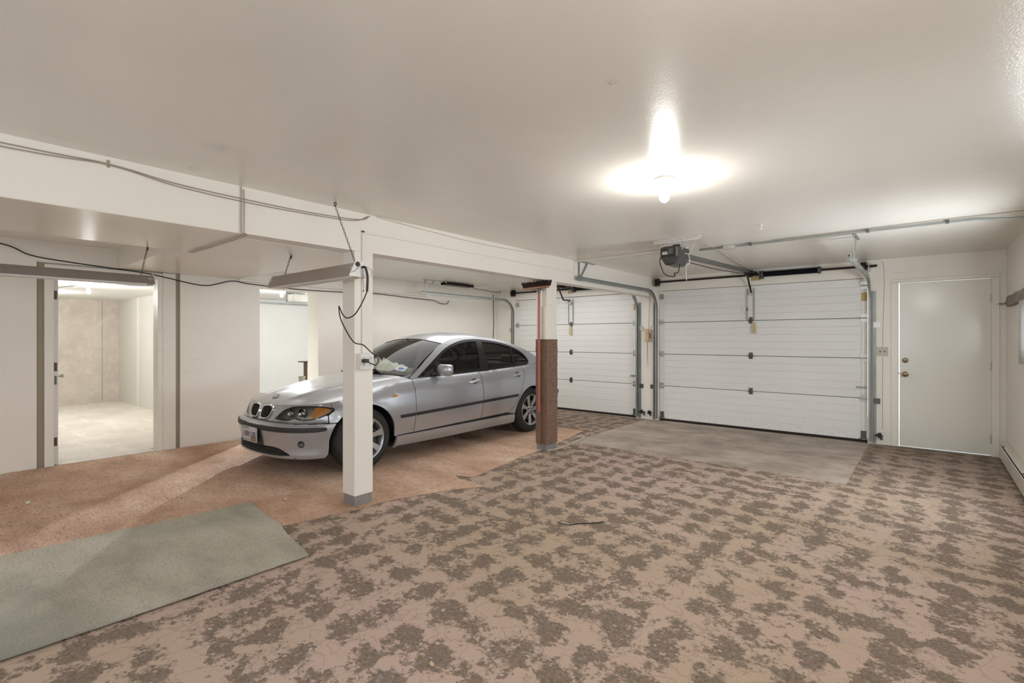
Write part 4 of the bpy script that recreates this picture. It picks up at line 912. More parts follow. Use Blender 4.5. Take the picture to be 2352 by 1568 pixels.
# trunk lid, rear bumper, tail lamps
trz = cr1([3.05, 3.2, 3.4, 3.6, 3.75], [1.012, 1.008, 1.0, .985, .97])
bt = []
for k in range(81):
    t = t_of_y(3.06) + (2 * (TMAX - t_of_y(3.06))) * k / 80
    tt, sg = (t, 1) if t <= TMAX else (2 * TMAX - t, -1); p = body(sg * tt, zs_of_t(tt)); bt.append((p.x - CXW, p.y - CYW, p.z - CZW))
_r = sorted([p for p in bt if p[0] > -1e-6], key=lambda p: p[1]); _ry = np.array([p[1] for p in _r]); _rx = np.array([p[0] for p in _r]); _rz = np.array([p[2] for p in _r])
def tmap(x, y, d=0.0):
    xe = float(np.interp(y, _ry, _rx)); ze = float(np.interp(y, _ry, _rz)); w_ = min(abs(x) / max(xe, .02), 1); return Vector((CXW + x, CYW + y, CZW + ze * w_ ** 3 + trz(y) * (1 - w_ ** 3) - d))
panel('trunk_lid', [(p[0], p[1]) for p in bt] + [(x, 3.07 + .07 * (1 - (x / .74) ** 2)) for x in np.linspace(-.72, .72, 20)], tmap, M['paint'], step=.05)
def rbody(t, z, d=0.0):
    a = TMAX - abs(t); return body(math.copysign(a, t) if t else TMAX, z, d)
U = lambda y: TMAX - t_of_y(y)
yre = lambda y, z: (U(y), z)
rbo = [(U(3.03), .165 + .02)] + [(U(y), z) for y, z in arch(2.725, .356, -18, 41, 10)] + [(U(3.04), .545), (U(3.40), .572), (U(3.6), .575), (-U(3.6), .575), (-U(3.40), .572), (-U(3.04), .545)] + [(-U(y), z) for y, z in arch(2.725, .356, 41, -18, 10)] + [(-U(3.03), .185), (-U(3.4), .19), (0, .22), (U(3.4), .19)]
panel('rear_bumper', rbo, rbody, M['paint'], step=.04)
for sg in (1, -1):
    panel('bumper_strip', [(sg * U(3.12), .49), (sg * U(3.45), .488), (sg * .20, .488), (sg * .20, .532), (sg * U(3.45), .532), (sg * U(3.12), .528)], rbody, M['strip'], step=.04, d0=-.008, flange=.012)
    panel('tail_lamp', [(sg * U(3.41), .60), (sg * U(3.41), .80), (sg * U(3.55), .835), (sg * .42, .84), (sg * .40, .65), (sg * U(3.6), .585)], rbody, plain('tail_lamp_red', (150, 34, 30), 0.12), step=.04, d0=-.002)
    panel('tail_panel', [(sg * U(3.405), .805), (sg * U(3.405), zsY(3.405) - .001), (sg * .41, .96), (sg * .41, .845), (sg * U(3.55), .84)], rbody, M['paint'], step=.04)
panel('trunk_face', [(-.395, .585), (.395, .585), (.40, .96), (-.40, .96)], rbody, M['paint'], step=.04)
# under-skin: dark inner body with wheel wells and floor pan
inn_ = []
for sg in (1, -1):
    ul = [(-.30, .21), (-.30, .60)] + belt(-.25, 3.45, 40, .03) + [(3.45, .25), (3.06, .20)] + arch(2.725, .37, -15, 195, 24) + [(2.35, .19), (.38, .17)] + arch(0, .385, -18, 160, 24)[:-1] + [(-.36, .40), (-.34, .21)]
    ul = [(-.30, .60)] + belt(-.25, 3.45, 40, .03) + [(3.45, .25), (3.09, .22)] + arch(2.725, .372, -8, 188, 24) + [(2.32, .19), (.42, .17)] + arch(0, .388, -10, 150, 24)
    panel('inner_body', ul, sidemap(sg), M['cabin_dark'], step=.09, d0=.022, flange=0)
fr = [(-t_of_y(-.36), .52), (-t_of_y(-.36), .45), (-t_of_y(-.42), .19), (0, .19), (t_of_y(-.42), .19), (t_of_y(-.36), .45), (t_of_y(-.36), .52), (t_of_y(-.36), .66), (0, .64), (-t_of_y(-.36), .66)]
panel('nose_liner', fr, body, M['cabin_dark'], step=.08, d0=.065, flange=0)
mb = MB(); g = .60
mb.box(CXW - g, CXW + g, CYW - .60, CYW + 3.55, CZW + .17, CZW + .20)
for sg in (1, -1):
    a, b = (CXW + .60, CXW + .80) if sg > 0 else (CXW - .80, CXW - .60)
    mb.box(a, b, CYW + .40, CYW + 2.33, CZW + .165, CZW + .20)
    for yc in (0, 2.725):
        n_ = 20; rr = .40; pts = [(yc + rr * math.cos(PI * k / n_), .305 + rr * math.sin(PI * k / n_)) for k in range(n_ + 1)]
        xi, xo = sg * .56, sg * .72
        vs = [(CXW + xi, CYW + y, CZW + z) for y, z in pts] + [(CXW + xo, CYW + y, CZW + z) for y, z in pts]; m_ = n_ + 1
        mb.add(vs, [(k, k + 1, m_ + k + 1, m_ + k) for k in range(n_)] + [tuple(range(m_))])
mb.build('underbody', M['cabin_dark'], car)
# ---- wheels
def wheel(yc, sg, steer=0.0):
    c = Vector((CXW + sg * .742, CYW + yc, CZW + .3145)); ax = Vector((sg, 0, 0)); w2 = .103
    tp = [(.212, -w2 + .012), (.222, -w2 + .004), (.262, -w2), (.292, -w2 + .010), (.307, -w2 + .028), (.3135, -.05), (.3145, 0), (.3135, .05), (.307, w2 - .028), (.292, w2 - .010), (.262, w2), (.250, w2 + .001), (.246, w2 - .001), (.222, w2 - .004), (.212, w2 - .012)]
    tread = []
    for (r, h) in tp: tread.append((r, h))
    tw = MB().lathe(tread, c, ax, 56, False, False).build('wheel', M['tyre'], car, smooth=True, label='tyre on a silver seven-spoke alloy rim')
    mb = MB()
    for h in (-.055, -.02, .02, .055): mb.lathe([(.3139, h - .004), (.3152, h - .0035), (.3152, h + .0035), (.3139, h + .004)], c, ax, 56)
    rimp = [(.213, w2 - .010), (.219, w2 - .002), (.216, w2 + .003), (.208, w2), (.200, w2 - .012), (.192, w2 - .05), (.188, -.02), (.198, -.08), (.213, -w2 + .012)]
    MB().lathe(rimp, c, ax, 48, False, False).build('rim', M['alloy'], tw, smooth=True)
    MB().lathe([(.0, .0), (.145, .0), (.150, -.004), (.150, -.02), (.06, -.024)], c + ax * .028, ax, 32).box(*sorted((c.x + sg * .0, c.x + sg * .05)), c.y + .07, c.y + .15, c.z - .08, c.z + .08).build('brake_disc', M['disc'], tw)
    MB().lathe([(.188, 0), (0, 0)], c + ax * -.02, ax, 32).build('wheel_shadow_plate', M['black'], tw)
    u0, v0 = Vector((0, 1, 0)), Vector((0, 0, 1)); off = .25 if yc < 1 else .1
    for k in range(7):
        a = 2 * PI * k / 7 + off; e1 = u0 * math.cos(a) + v0 * math.sin(a); e2 = ax.cross(e1); mb = MB(); vs = []
        for (r, hw, h, th) in [(.030, .020, w2 - .022, .03), (.075, .0225, w2 - .020, .028), (.12, .0255, w2 - .014, .024), (.165, .030, w2 - .008, .02), (.205, .037, w2 - .004, .018)]:
            vs += [c + e1 * r + e2 * hw + ax * (h - .006), c + e1 * r + e2 * hw * .82 + ax * h, c + e1 * r - e2 * hw * .82 + ax * h, c + e1 * r - e2 * hw + ax * (h - .006), c + e1 * r - e2 * hw * .7 + ax * (h - th), c + e1 * r + e2 * hw * .7 + ax * (h - th)]
        mb.add(vs, [(i * 6 + j, i * 6 + (j + 1) % 6, (i + 1) * 6 + (j + 1) % 6, (i + 1) * 6 + j) for i in range(4) for j in range(6)] + [tuple(range(6)), tuple(range(24, 30))])
        mb.build('spoke', M['alloy'], tw, smooth=True, angle=30)
    MB().lathe([(.070, w2 - .045), (.070, w2 - .026), (.060, w2 - .018), (.036, w2 - .016), (0, w2 - .016)], c, ax, 28).build('hub', M['alloy'], tw, smooth=True)
    mb = MB()
    for k in range(5):
        a = 2 * PI * k / 5 + .3; p = c + (u0 * math.cos(a) + v0 * math.sin(a)) * .056 + ax * (w2 - .024); mb.cyl(p, p + ax * .012, .0115, 10)
    mb.build('wheel_bolt', M['black'], tw, kind='stuff')
    badge(c + ax * (w2 - .0165), ax, .033, tw, 'centre_cap')
for yc in (0.0, 2.725):
    for sg in (1, -1): wheel(yc, sg)
# ---- cabin
CW = lambda x, y, z: (CXW + x, CYW + y, CZW + z)
mb = MB(); mb.extrude([(.60, .60), (.60, .885), (.72, .935), (.90, .945), (1.06, .915), (1.10, .86), (1.06, .70), (.98, .60)], CW(-.70, 0, 0), CW(.70, 0, 0), (0, 1, 0), (0, 0, 1))
mb.extrude([(.86, .935), (.92, .965), (1.06, .955), (1.10, .90)], CW(.18, 0, 0), CW(.56, 0, 0), (0, 1, 0), (0, 0, 1)); mb.build('dashboard', M['cabin'], car, bevel=.012)
mb = MB(); pts = []
for k in range(33):
    a = 2 * PI * k / 32; pts.append(CW(.37 + .185 * math.cos(a), 1.24 - .06 * math.sin(a), .875 + .175 * math.sin(a)))
mb.tube(pts, .015, 8, False); mb.obox(CW(.37, 1.235, .87), (.15, .04, .11)); mb.bar(CW(.2, 1.24, .875), CW(.54, 1.24, .875), .02, .035); mb.bar(CW(.37, 1.24, .87), CW(.37, 1.05, .80), .06, .06); mb.build('steering_wheel', M['cabin_dark'], car, smooth=True)
def seat(x, y, w_, name='seat'):
    mb = MB()
    mb.extrude([(y - .30, .36), (y - .30, .50), (y - .22, .54), (y + .22, .50), (y + .26, .40)], CW(x - w_, 0, 0), CW(x + w_, 0, 0), (0, 1, 0), (0, 0, 1))
    mb.extrude([(y + .14, .46), (y + .22, .72), (y + .34, 1.02), (y + .42, 1.01), (y + .36, .70), (y + .28, .44)], CW(x - w_ * .95, 0, 0), CW(x + w_ * .95, 0, 0), (0, 1, 0), (0, 0, 1))
    o = mb.build(name, M['seat'], car, bevel=.03); return o
for x in (.36, -.36):
    so2 = seat(x, 1.62, .25, 'front_seat')
    MB().extrude([(2.0, 1.04), (2.005, 1.18), (2.03, 1.21), (2.09, 1.20), (2.10, 1.05)], CW(x - .12, 0, 0), CW(x + .12, 0, 0), (0, 1, 0), (0, 0, 1)).cyl(CW(x - .05, 2.03, .98), CW(x - .05, 2.05, 1.06), .007, 6).cyl(CW(x + .05, 2.03, .98), CW(x + .05, 2.05, 1.06), .007, 6).build('headrest', M['seat'], so2, bevel=.02)
mb = MB(); mb.extrude([(2.25, .36), (2.25, .50), (2.62, .48), (2.75, .96), (2.85, .96), (2.74, .40)], CW(-.66, 0, 0), CW(.66, 0, 0), (0, 1, 0), (0, 0, 1)); mb.extrude([(2.76, .95), (3.15, .975), (3.15, .94), (2.76, .90)], CW(-.64, 0, 0), CW(.64, 0, 0), (0, 1, 0), (0, 0, 1)); rsx = mb.build('rear_seat', M['seat'], car, bevel=.02)
for x in (.36, -.36): MB().extrude([(2.76, .97), (2.77, 1.07), (2.80, 1.09), (2.86, 1.07), (2.87, .97)], CW(x - .14, 0, 0), CW(x + .14, 0, 0), (0, 1, 0), (0, 0, 1)).build('headrest', M['seat'], rsx, bevel=.015)
vs = [roofpt(u * .93, t, .03) for t in np.linspace(.02, .98, 10) for u in np.linspace(-1, 1, 12)]
MB().add(vs, [(j * 12 + i, j * 12 + i + 1, (j + 1) * 12 + i + 1, (j + 1) * 12 + i) for j in range(9) for i in range(11)]).build('headliner', M['cabin'], car, smooth=True)
MB().obox(CW(0.0, 1.02 + .13, 1.235), (.22, .03, .07)).tube([CW(0, 1.15, 1.26), CW(0, 1.20, 1.33)], .008, 6).build('rear_view_mirror', M['cabin_dark'], car, bevel=.01)
# white cloth crumpled on the dashboard
rnd = random.Random(21); nx_, ny_ = 34, 20; vs = []
from mathutils import noise as mnoise
for j in range(ny_ + 1):
    for i in range(nx_ + 1):
        u, v = i / nx_, j / ny_; x = -.42 + .74 * u + .02 * math.sin(9 * v); y = .66 + .30 * v + .02 * math.sin(7 * u)
        e_ = min(u, 1 - u, v, 1 - v) * 4; e_ = min(e_, 1)
        hgt = .02 + e_ * (.065 + .075 * abs(mnoise.noise(Vector((u * 5.2, v * 4.1, 3.3)))) * 2 - .05 * abs(mnoise.noise(Vector((u * 9, v * 8, 1.2)))) * 1.5) + .012 * mnoise.noise(Vector((u * 22, v * 18, 5)))
        base = .885 + (.935 - .885) * sstep(y, .58, .74)
        lim = wf_(x / .70, min(max((y - .56) / .62, .02), .9)).z - .03
        vs.append(CW(x, y, min(base + .004 + max(hgt, 0), max(lim, base + .004))))
o = MB().add(vs, [(j * (nx_ + 1) + i, j * (nx_ + 1) + i + 1, (j + 1) * (nx_ + 1) + i + 1, (j + 1) * (nx_ + 1) + i) for j in range(ny_) for i in range(nx_)]).build('white_cloth', plain('white_cotton', (236, 236, 230), 0.8), smooth=True, angle=50)
tag(o, 'crumpled white cloth on the dashboard behind the windscreen', 'cloth')
# ============================================================ doors
def ribs(z0, z1, n, depth=0.006):
    """profile of one section seen end on: (out, z) with pressed grooves"""
    p = [(0.0, z0 + 0.004), (0.012, z0)]; p = [(-0.006, z0 + 0.0015), (0, z0 + 0.006)]
    for k in range(1, n):
        z = z0 + (z1 - z0) * k / n; p += [(0, z - 0.006), (-depth, z - 0.001), (-depth, z + 0.001), (0, z + 0.006)]
    return p + [(0, z1 - 0.006), (-0.006, z1 - 0.0015)]
hinge_mesh = {}
def hinge(x, z, parent, wide=0.06, roller=0, name='hinge'):
    key = (wide, roller)
    mb = MB(); y = YB + 0.045
    mb.box(-wide / 2, wide / 2, -0.006, 0, 0.006, 0.05); mb.box(-wide / 2, wide / 2, -0.006, 0, -0.045, -0.006)
    mb.tube([(-wide / 2 - 0.006, -0.016, 0), (wide / 2 + 0.006, -0.016, 0)], 0.008, 8)
    for sx in (-1, 1): mb.box(sx * wide * 0.42 - 0.005, sx * wide * 0.42 + 0.005, -0.02, 0, -0.03, 0.03)
    for sx in (-1, 1):
        for zz in (0.03, -0.028): mb.cyl((sx * wide * 0.25, -0.010, zz), (sx * wide * 0.25, -0.004, zz), 0.006, 6)
    if key not in hinge_mesh:
        o = MB(); o.add([(p[0], p[1], p[2]) for p in mb.v], mb.f); ob = o.build(name, M['zinc'] if wide > 0.055 else M['galv_dark'], None)
        hinge_mesh[key] = ob.data; COL.objects.unlink(ob); bpy.data.objects.remove(ob)
    ob = bpy.data.objects.new(name, hinge_mesh[key]); COL.objects.link(ob); ob.parent = parent
    ob.location = Vector((x, y, z)) - Vector(parent['_o']); return ob
def garage_door(i, G, label):
    x0, x1, top = G; yf = YB + 0.045; xc = (x0 + x1) / 2
    h = holder('door_%d' % i, (xc, yf, 0), label)
    zs = [0.03, 0.57, 1.09, 1.61, top + 0.0]
    for k in range(4):
        z0, z1 = zs[k] + 0.002, zs[k + 1] - 0.002; n = 5
        mb = MB(); prof = ribs(z0, z1, n)
        poly = [(a, z) for a, z in prof] + [(-0.045, z1), (-0.045, z0)]
        mb.extrude(poly, (x0 + 0.075, yf, 0), (x1 - 0.075, yf, 0), (0, -1, 0), (0, 0, 1))
        p = mb.build('panel', M['door_low'] if k == 0 else M['door_white'], h)
        for a, b in ((x0 + 0.01, x0 + 0.073), (x1 - 0.073, x1 - 0.01)):
            MB().box(a, b, yf - 0.004, yf + 0.045, z0 + 0.002, z1 - 0.002).build('end_stile', M['door_low'] if k == 0 else M['door_white'], h, bevel=0.002)
    B(x0 + 0.01, x1 - 0.01, yf - 0.004, yf + 0.035, 0.004, 0.03).build('bottom_seal', M['rubber'], h)
    B(x0 + 0.01, x1 - 0.01, yf + 0.05, yf + 0.06, 0.0, top).build('backing', M['galv_dark'], h)
    B(x0, x1, yf + 0.0, yf + 0.05, top + 0.001, top + 0.02).build('top_seal', M['rubber'], h)
    for z in zs[1:4]:
        for x in (x0 + 0.045, x1 - 0.045): hinge(x, z, h, 0.07)
        hinge(xc + 0.0, z, h, 0.05)
    for x in (x0 + 0.045, x1 - 0.045): hinge(x, 2.03, h, 0.07, name='roller_bracket')
    for x in (x0 + 0.05, x1 - 0.05):
        MB().box(x - 0.03, x + 0.03, yf - 0.008, yf - 0.003, 0.05, 0.15).box(x - 0.045, x + 0.045, yf - 0.02, yf - 0.003, 0.045, 0.055).build('corner_bracket', M['galv_dark'], h)
    # stiffening strut the opener arm bolts to
    MB().box(xc - 0.05, xc - 0.043, yf - 0.028, yf - 0.001, 1.62, 2.08).box(xc + 0.043, xc + 0.05, yf - 0.028, yf - 0.001, 1.62, 2.08).build('strut', M['galv'], h)
    B(xc - 0.043, xc + 0.043, yf - 0.006, yf - 0.001, 1.62, 2.10).build('strut_web', M['door_white'], h)
    MB().box(xc - 0.02, xc + 0.02, yf - 0.05, yf - 0.006, 1.98, 2.03).cyl((xc - 0.03, yf - 0.04, 2.005), (xc + 0.03, yf - 0.04, 2.005), 0.007, 8).build('arm_bracket', M['zinc'], h)
    # lock bar at the right edge
    MB().box(x1 - 0.13, x1 - 0.02, yf - 0.016, yf - 0.004, 0.70, 0.725).build('slide_bolt', M['galv'], h)
    B(x1 - 0.072, x1 - 0.012, yf - 0.0052, yf - 0.004, 1.83, 1.94).build('faded_sticker', M['yellow'], h, label='yellowed warning label')
    return h
garage_door(1, G1, 'wide white ribbed garage door behind the bare concrete apron')
garage_door(2, G2, 'white ribbed garage door behind the parked car')
# paper tags hanging from the struts
for G, gx, lab in ((G1, 0.045, 'manila tag hanging under the strut of the wide garage door'), (G2, 0.0, 'manila tag hanging under the strut of the garage door by the column')):
    xc = (G[0] + G[1]) / 2 + gx; y = YB + 0.012
    t = thing('paper_tag', lab, 'tag', (xc, y, 1.42))
    MB().add([(xc - 0.03, y, 1.42), (xc + 0.03, y - 0.004, 1.42), (xc + 0.022, y, 1.585), (xc - 0.022, y, 1.59), (xc - 0.03, y + 0.002, 1.42), (xc + 0.03, y - 0.002, 1.42), (xc + 0.022, y + 0.002, 1.585), (xc - 0.022, y + 0.002, 1.59)], [(0, 1, 2, 3), (7, 6, 5, 4), (0, 3, 7, 4), (1, 5, 6, 2), (0, 4, 5, 1), (3, 2, 6, 7)]).build('card', M['tan_tag'], t)
    MB().tube([(xc, y + 0.001, 1.58), (xc + 0.004, y + 0.005, 1.60), (xc, y + 0.012, 1.615)], 0.0015, 6).build('string', M['cord_white'], t)
# entry door with casing, hinges, knob, deadbolt
h = holder('door_3', ((E1[0] + E1[1]) / 2, YB, 0), 'flush off-white entry door at the right with brass knob')
B(E1[0] + 0.009, E1[1] - 0.0006, YB + 0.012, YB + 0.055, 0.016, E1[2] - 0.005).build('door_leaf', M['entry'], h, bevel=0.002)
for z in (1.80, 1.03, 0.20):
    MB().cyl((E1[1] - 0.001, YB + 0.002, z - 0.048), (E1[1] - 0.001, YB + 0.002, z + 0.048), 0.009, 10).box(E1[1] - 0.004, E1[1] + 0.022, YB - 0.0, YB + 0.014, z - 0.045, z + 0.045).build('hinge', M['zinc'], h)
kx = E1[0] + 0.065
MB().lathe([(0.033, 0), (0.033, 0.008), (0.014, 0.012), (0.013, 0.035), (0.026, 0.045), (0.030, 0.058), (0.024, 0.070), (0.006, 0.073), (0, 0.073)], (kx, YB + 0.012, 0.905), (0, -1, 0), 24).build('knob', M['brass'], h, smooth=True)
MB().lathe([(0.032, 0), (0.032, 0.006), (0.026, 0.014), (0.010, 0.016), (0.0, 0.016)], (kx, YB + 0.012, 1.075), (0, -1, 0), 24).box(kx - 0.018, kx + 0.018, YB - 0.022, YB - 0.003, 1.068, 1.082).build('deadbolt', M['brass'], h, smooth=True)
MB().box(E1[0] - 0.001, E1[0] + 0.006, YB + 0.02, YB + 0.03, 0.90, 0.925).build('latch', M['iron'], h)
h = holder('trim_4', ((E1[0] + E1[1]) / 2, YB, 0), 'off-white casing round the entry door')
B(E1[0] - 0.075, E1[0] - 0.006, YB - 0.016, YB, 0, E1[2] + 0.004).build('casing_board', M['trim'], h, bevel=0.003)
B(E1[1] + 0.006, E1[1] + 0.068, YB - 0.016, YB, 0, E1[2] + 0.004).build('casing_board', M['trim'], h, bevel=0.003)
B(E1[0] - 0.075, E1[1] + 0.068, YB - 0.016, YB, E1[2] + 0.006, E1[2] + 0.045).build('head_board', M['trim'], h, bevel=0.003)
B(E1[0], E1[1], YB + 0.0, YB + 0.16, 0.0, 0.010).build('sill', M['zinc'], h)
# inner door standing open into the storage room
h = holder('door_4', (XL - 0.05, 0.945, 0), 'storage room door standing open beyond the doorway')
ang = math.radians(6.5); ca, sa = math.cos(ang), math.sin(ang)
def dpt(u, v, z): return (XL - 0.045 - u * ca - v * sa * 0, 0.93 + u * sa + v * ca, z)
mb = MB(); mb.add([dpt(0, 0, 0.02), dpt(0.86, 0, 0.02), dpt(0.86, 0.036, 0.02), dpt(0, 0.036, 0.02), dpt(0, 0, 2.03), dpt(0.86, 0, 2.03), dpt(0.86, 0.036, 2.03), dpt(0, 0.036, 2.03)], [(0, 3, 2, 1), (4, 5, 6, 7), (0, 1, 5, 4), (1, 2, 6, 5), (2, 3, 7, 6), (3, 0, 4, 7)])
mb.build('door_leaf', M['white_room'], h)
c = dpt(0.79, 0.036, 0.905); MB().lathe([(0.03, 0), (0.03, 0.006), (0.011, 0.01), (0.011, 0.03), (0.024, 0.042), (0.027, 0.056), (0.018, 0.068), (0, 0.07)], c, (sa, ca, 0), 20).build('knob', M['zinc'], h, smooth=True)
MB().box(XL - 0.0465, XL - 0.0435, 0.936, 0.954, 0.86, 0.95).build('latch_plate', M['galv_dark'], h)
for z in (1.045, 0.26, 1.80):
    MB().box(XL - 0.0465, XL - 0.0435, 0.932, 0.958, z - 0.045, z + 0.045).build('hinge_leaf', M['phone_dark'], h)

# ---------------------------------------------------------------- garage door tracks
def track(G, side, yend, label, group):
    """C-section rail: vertical run, bend, horizontal run towards the viewer"""
    x = G[0] - 0.035 if side < 0 else G[1] + 0.03
    yv = YB - 0.022; zt = 2.115; R = 0.30
    path = [(yv, 0.03), (yv, zt - R)] + [(yv - R + R * math.cos(a), zt - R + R * math.sin(a)) for a in [PI / 2 * k / 10 for k in range(1, 11)]] + [(yend, zt)]
    t = thing('garage_door_track', label, 'track', (x, yv, 0.03), group)
    sec = [(0.026, 0.0), (-0.026, 0.0), (-0.026, 0.022), (-0.018, 0.026), (-0.018, 0.022), (-0.022, 0.004), (0.022, 0.004), (0.022, 0.022), (0.018, 0.026), (0.026, 0.026)]
    # sec: (across the path plane, towards the door opening)
    mb = MB(); vs = []; n = len(sec)
    for i, (y, z) in enumerate(path):
        a = Vector(path[max(i - 1, 0)]); b = Vector(path[min(i + 1, len(path) - 1)]); d = (b - a).normalized(); nn = Vector((-d.y, d.x))
        for (p, q) in sec: vs.append((x - side * 0.018 + q * (-side) * 1.0 + side * 0.02, y + nn.x * p, z + nn.y * p))
    fs = [(i * n + j, i * n + (j + 1) % n, (i + 1) * n + (j + 1) % n, (i + 1) * n + j) for i in range(len(path) - 1) for j in range(n)]
    fs += [tuple(range(n)), tuple((len(path) - 1) * n + j for j in range(n))]
    mb.add(vs, fs); mb.build('rail', M['galv'], t)
    # angle iron behind the vertical run
    xa = x + side * 0.022
    MB().box(xa, xa + side * 0.004, yv - 0.02, YB, 0.012, 1.95).box(xa, xa + side * 0.035, YB - 0.004, YB - 0.0005, 0.012, 1.95).build('jamb_angle', M['galv'], t)
    for z in (0.55, 1.52):
        mb = MB(); mb.box(xa, xa + side * 0.075, YB - 0.012, YB - 0.001, z - 0.035, z + 0.035)
        for q in (0.03, 0.055): mb.cyl((xa + side * q, YB - 0.02, z + 0.012), (xa + side * q, YB - 0.01, z + 0.012), 0.009, 6)
        mb.build('track_bracket', M['galv_dark'] if z < 1 else M['zinc'], t)
    # hanger: a post and a diagonal up to the ceiling
    ye = yend + 0.10
    xo = x + side * 0.02
    mb = MB(); mb.bar((xo, ye, zt - 0.02), (xo, ye, H - 0.004), 0.028, 0.004, (1, 0, 0)); mb.build('hanger_post', M['galv'], t)
    mb = MB(); mb.bar((xo, ye + 0.02, zt), (xo, ye + 0.20, H - 0.01), 0.028, 0.004, (1, 0, 0)); mb.build('hanger_brace', M['galv'], t)
    mb = MB(); mb.box(xo - 0.015, xo + 0.015, ye - 0.05, ye + 0.38, H - 0.006, H - 0.001); mb.build('ceiling_angle', M['galv'], t)
    MB().box(x - 0.012, x + 0.03, yend + 0.07, yend + 0.14, zt - 0.03, zt - 0.026).cyl((xo, ye, zt - 0.02), (xo + 0.03 * side, ye, zt - 0.02), 0.009, 6).build('bolt_plate', M['zinc'], t)
    return t
track(G1, -1, 5.40, 'galvanised track left of the wide garage door, curving along the beam', 'garage door tracks')
track(G1, 1, 5.62, 'galvanised track between the wide garage door and the entry door', 'garage door tracks')
track(G2, -1, 5.42, 'galvanised track on the left wall above the car roof', 'garage door tracks')
track(G2, 1, 5.40, 'galvanised track left of the wall phone, its upper run hidden behind the beam', 'garage door tracks')
def sensor(x, side, label):
    t = thing('photo_eye', label, 'sensor', (x, YB - 0.05, 0.06), 'garage door photo eyes')
    MB().box(x - 0.018, x + 0.018, YB - 0.10, YB - 0.05, 0.10, 0.16).build('eye_case', M['black'], t, bevel=0.006)
    MB().lathe([(0.016, 0), (0.016, 0.022), (0.012, 0.024), (0, 0.022)], (x - side * 0.018, YB - 0.075, 0.13), (-side, 0, 0), 14).build('lens_hood', M['black'], t)
    MB().bar((x + side * 0.012, YB - 0.075, 0.115), (x + side * 0.012, YB - 0.001, 0.115), 0.004, 0.03).bar((x + side * 0.012, YB - 0.003, 0.13), (x + side * 0.012, YB - 0.003, 0.06), 0.03, 0.004, (0, 1, 0)).build('bracket', M['galv_dark'], t)
sensor(G1[1] + 0.125, 1, 'black photo eye at the foot of the track by the entry door')
sensor(G1[0] - 0.125, -1, 'black photo eye at the left foot of the wide garage door')
sensor(G2[1] + 0.125, 1, 'black photo eye at the right foot of the garage door behind the car')

# ---------------------------------------------------------------- torsion shafts
def shaft(G, spring_x, label):
    y = YB - 0.075; z = 2.262; x0, x1 = G[0] - 0.04, G[1] + 0.10
    t = thing('torsion_spring_shaft', label, 'spring', ((x0 + x1) / 2, y, z), 'torsion spring shafts above the garage doors')
    MB().cyl((x0, y, z), (x1, y, z), 0.0150, 12).build('shaft', M['iron'], t, smooth=True)
    a, b = spring_x
    # closed-coil spring as a ribbed tube
    prof = []; n = 130
    for k in range(n + 1):
        h = (b - a) * k / n; prof += [(0.037, h), (0.040, h + (b - a) / n * 0.5)]
    MB().lathe([(0.03, -0.001)] + prof[:-1] + [(0.03, b - a + 0.001)], (a, y, z), (1, 0, 0), 14).build('spring', M['spring'], t, smooth=True)
    for xx, sg in ((a, -1), (b, 1)):
        MB().lathe([(0.0135, 0), (0.050, 0), (0.052, 0.014), (0.038, 0.035), (0.0135, 0.04)], (xx - sg * 0.005, y, z), (sg, 0, 0), 18).build('cone', M['galv_dark'], t, smooth=True)
    for xx, sg in ((x0 + 0.06, 1), (x1 - 0.14, -1)):
        MB().lathe([(0.015, -0.03), (0.058, -0.03), (0.064, -0.022), (0.056, -0.015), (0.056, 0.018), (0.064, 0.024), (0.015, 0.028)], (xx, y, z), (1, 0, 0), 20).build('cable_drum', M['iron'], t, smooth=True)
    for xx in (x0 + 0.012, x1 - 0.085):
        MB().box(xx - 0.003, xx + 0.003, y - 0.03, YB - 0.001, z - 0.07, z + 0.05).box(xx - 0.003, xx + 0.05, YB - 0.005, YB - 0.001, z - 0.07, z + 0.05).build('end_bearing_plate', M['zinc'], t)
    xc = a - 0.04
    MB().box(xc - 0.004, xc + 0.004, y - 0.03, YB - 0.001, z - 0.05, z + 0.03).box(xc - 0.035, xc + 0.035, YB - 0.005, YB - 0.001, z - 0.06, z + 0.06).build('centre_bracket', M['galv_dark'], t)
    B(xc - 0.14, xc - 0.01, YB - 0.0035, YB - 0.001, z - 0.075, z - 0.02).build('spring_tag', M['yellow'], t, label='small yellow label')
shaft(G1, (-1.80, -1.12), 'black torsion spring and shaft over the wide garage door')
shaft(G2, (-4.98, -4.20), 'dark torsion spring and shaft over the garage door behind the car')

# ---------------------------------------------------------------- opener on the wide door
def holes_bar(mb, a, b, wd, th, up, n):
    """perforated flat bar made of two rails and rungs"""
    a = Vector(a); b = Vector(b); d = (b - a); L = d.length; d.normalize(); x = d.cross(Vector(up)).normalized()
    for sg in (-1, 1): mb.bar(a + x * sg * wd * 0.34, b + x * sg * wd * 0.34, wd * 0.32, th, up)
    for k in range(n + 1):
        p = a + d * (L * k / n); mb.bar(p - d * 0.006, p + d * 0.006, wd * 0.4, th, up)
OX = -1.985; oy0, oy1 = 4.85, 5.15; oz0, oz1 = 2.085, 2.262
t = thing('garage_door_opener', 'charcoal garage door opener hung from the ceiling below the bare bulb', 'opener', (OX, 5.1, oz0))
def oct_sec(y, g=0.0):
    w0 = 0.106 - g; return [(OX - w0, y, oz1 - 0.01 + g), (OX - w0, y, oz0 + 0.08), (OX - w0 + 0.055, y, oz0 + g), (OX + w0 - 0.055, y, oz0 + g), (OX + w0, y, oz0 + 0.08), (OX + w0, y, oz1 - 0.01 + g), (OX + w0 - 0.03, y, oz1 + 0.01), (OX - w0 + 0.03, y, oz1 + 0.01)]
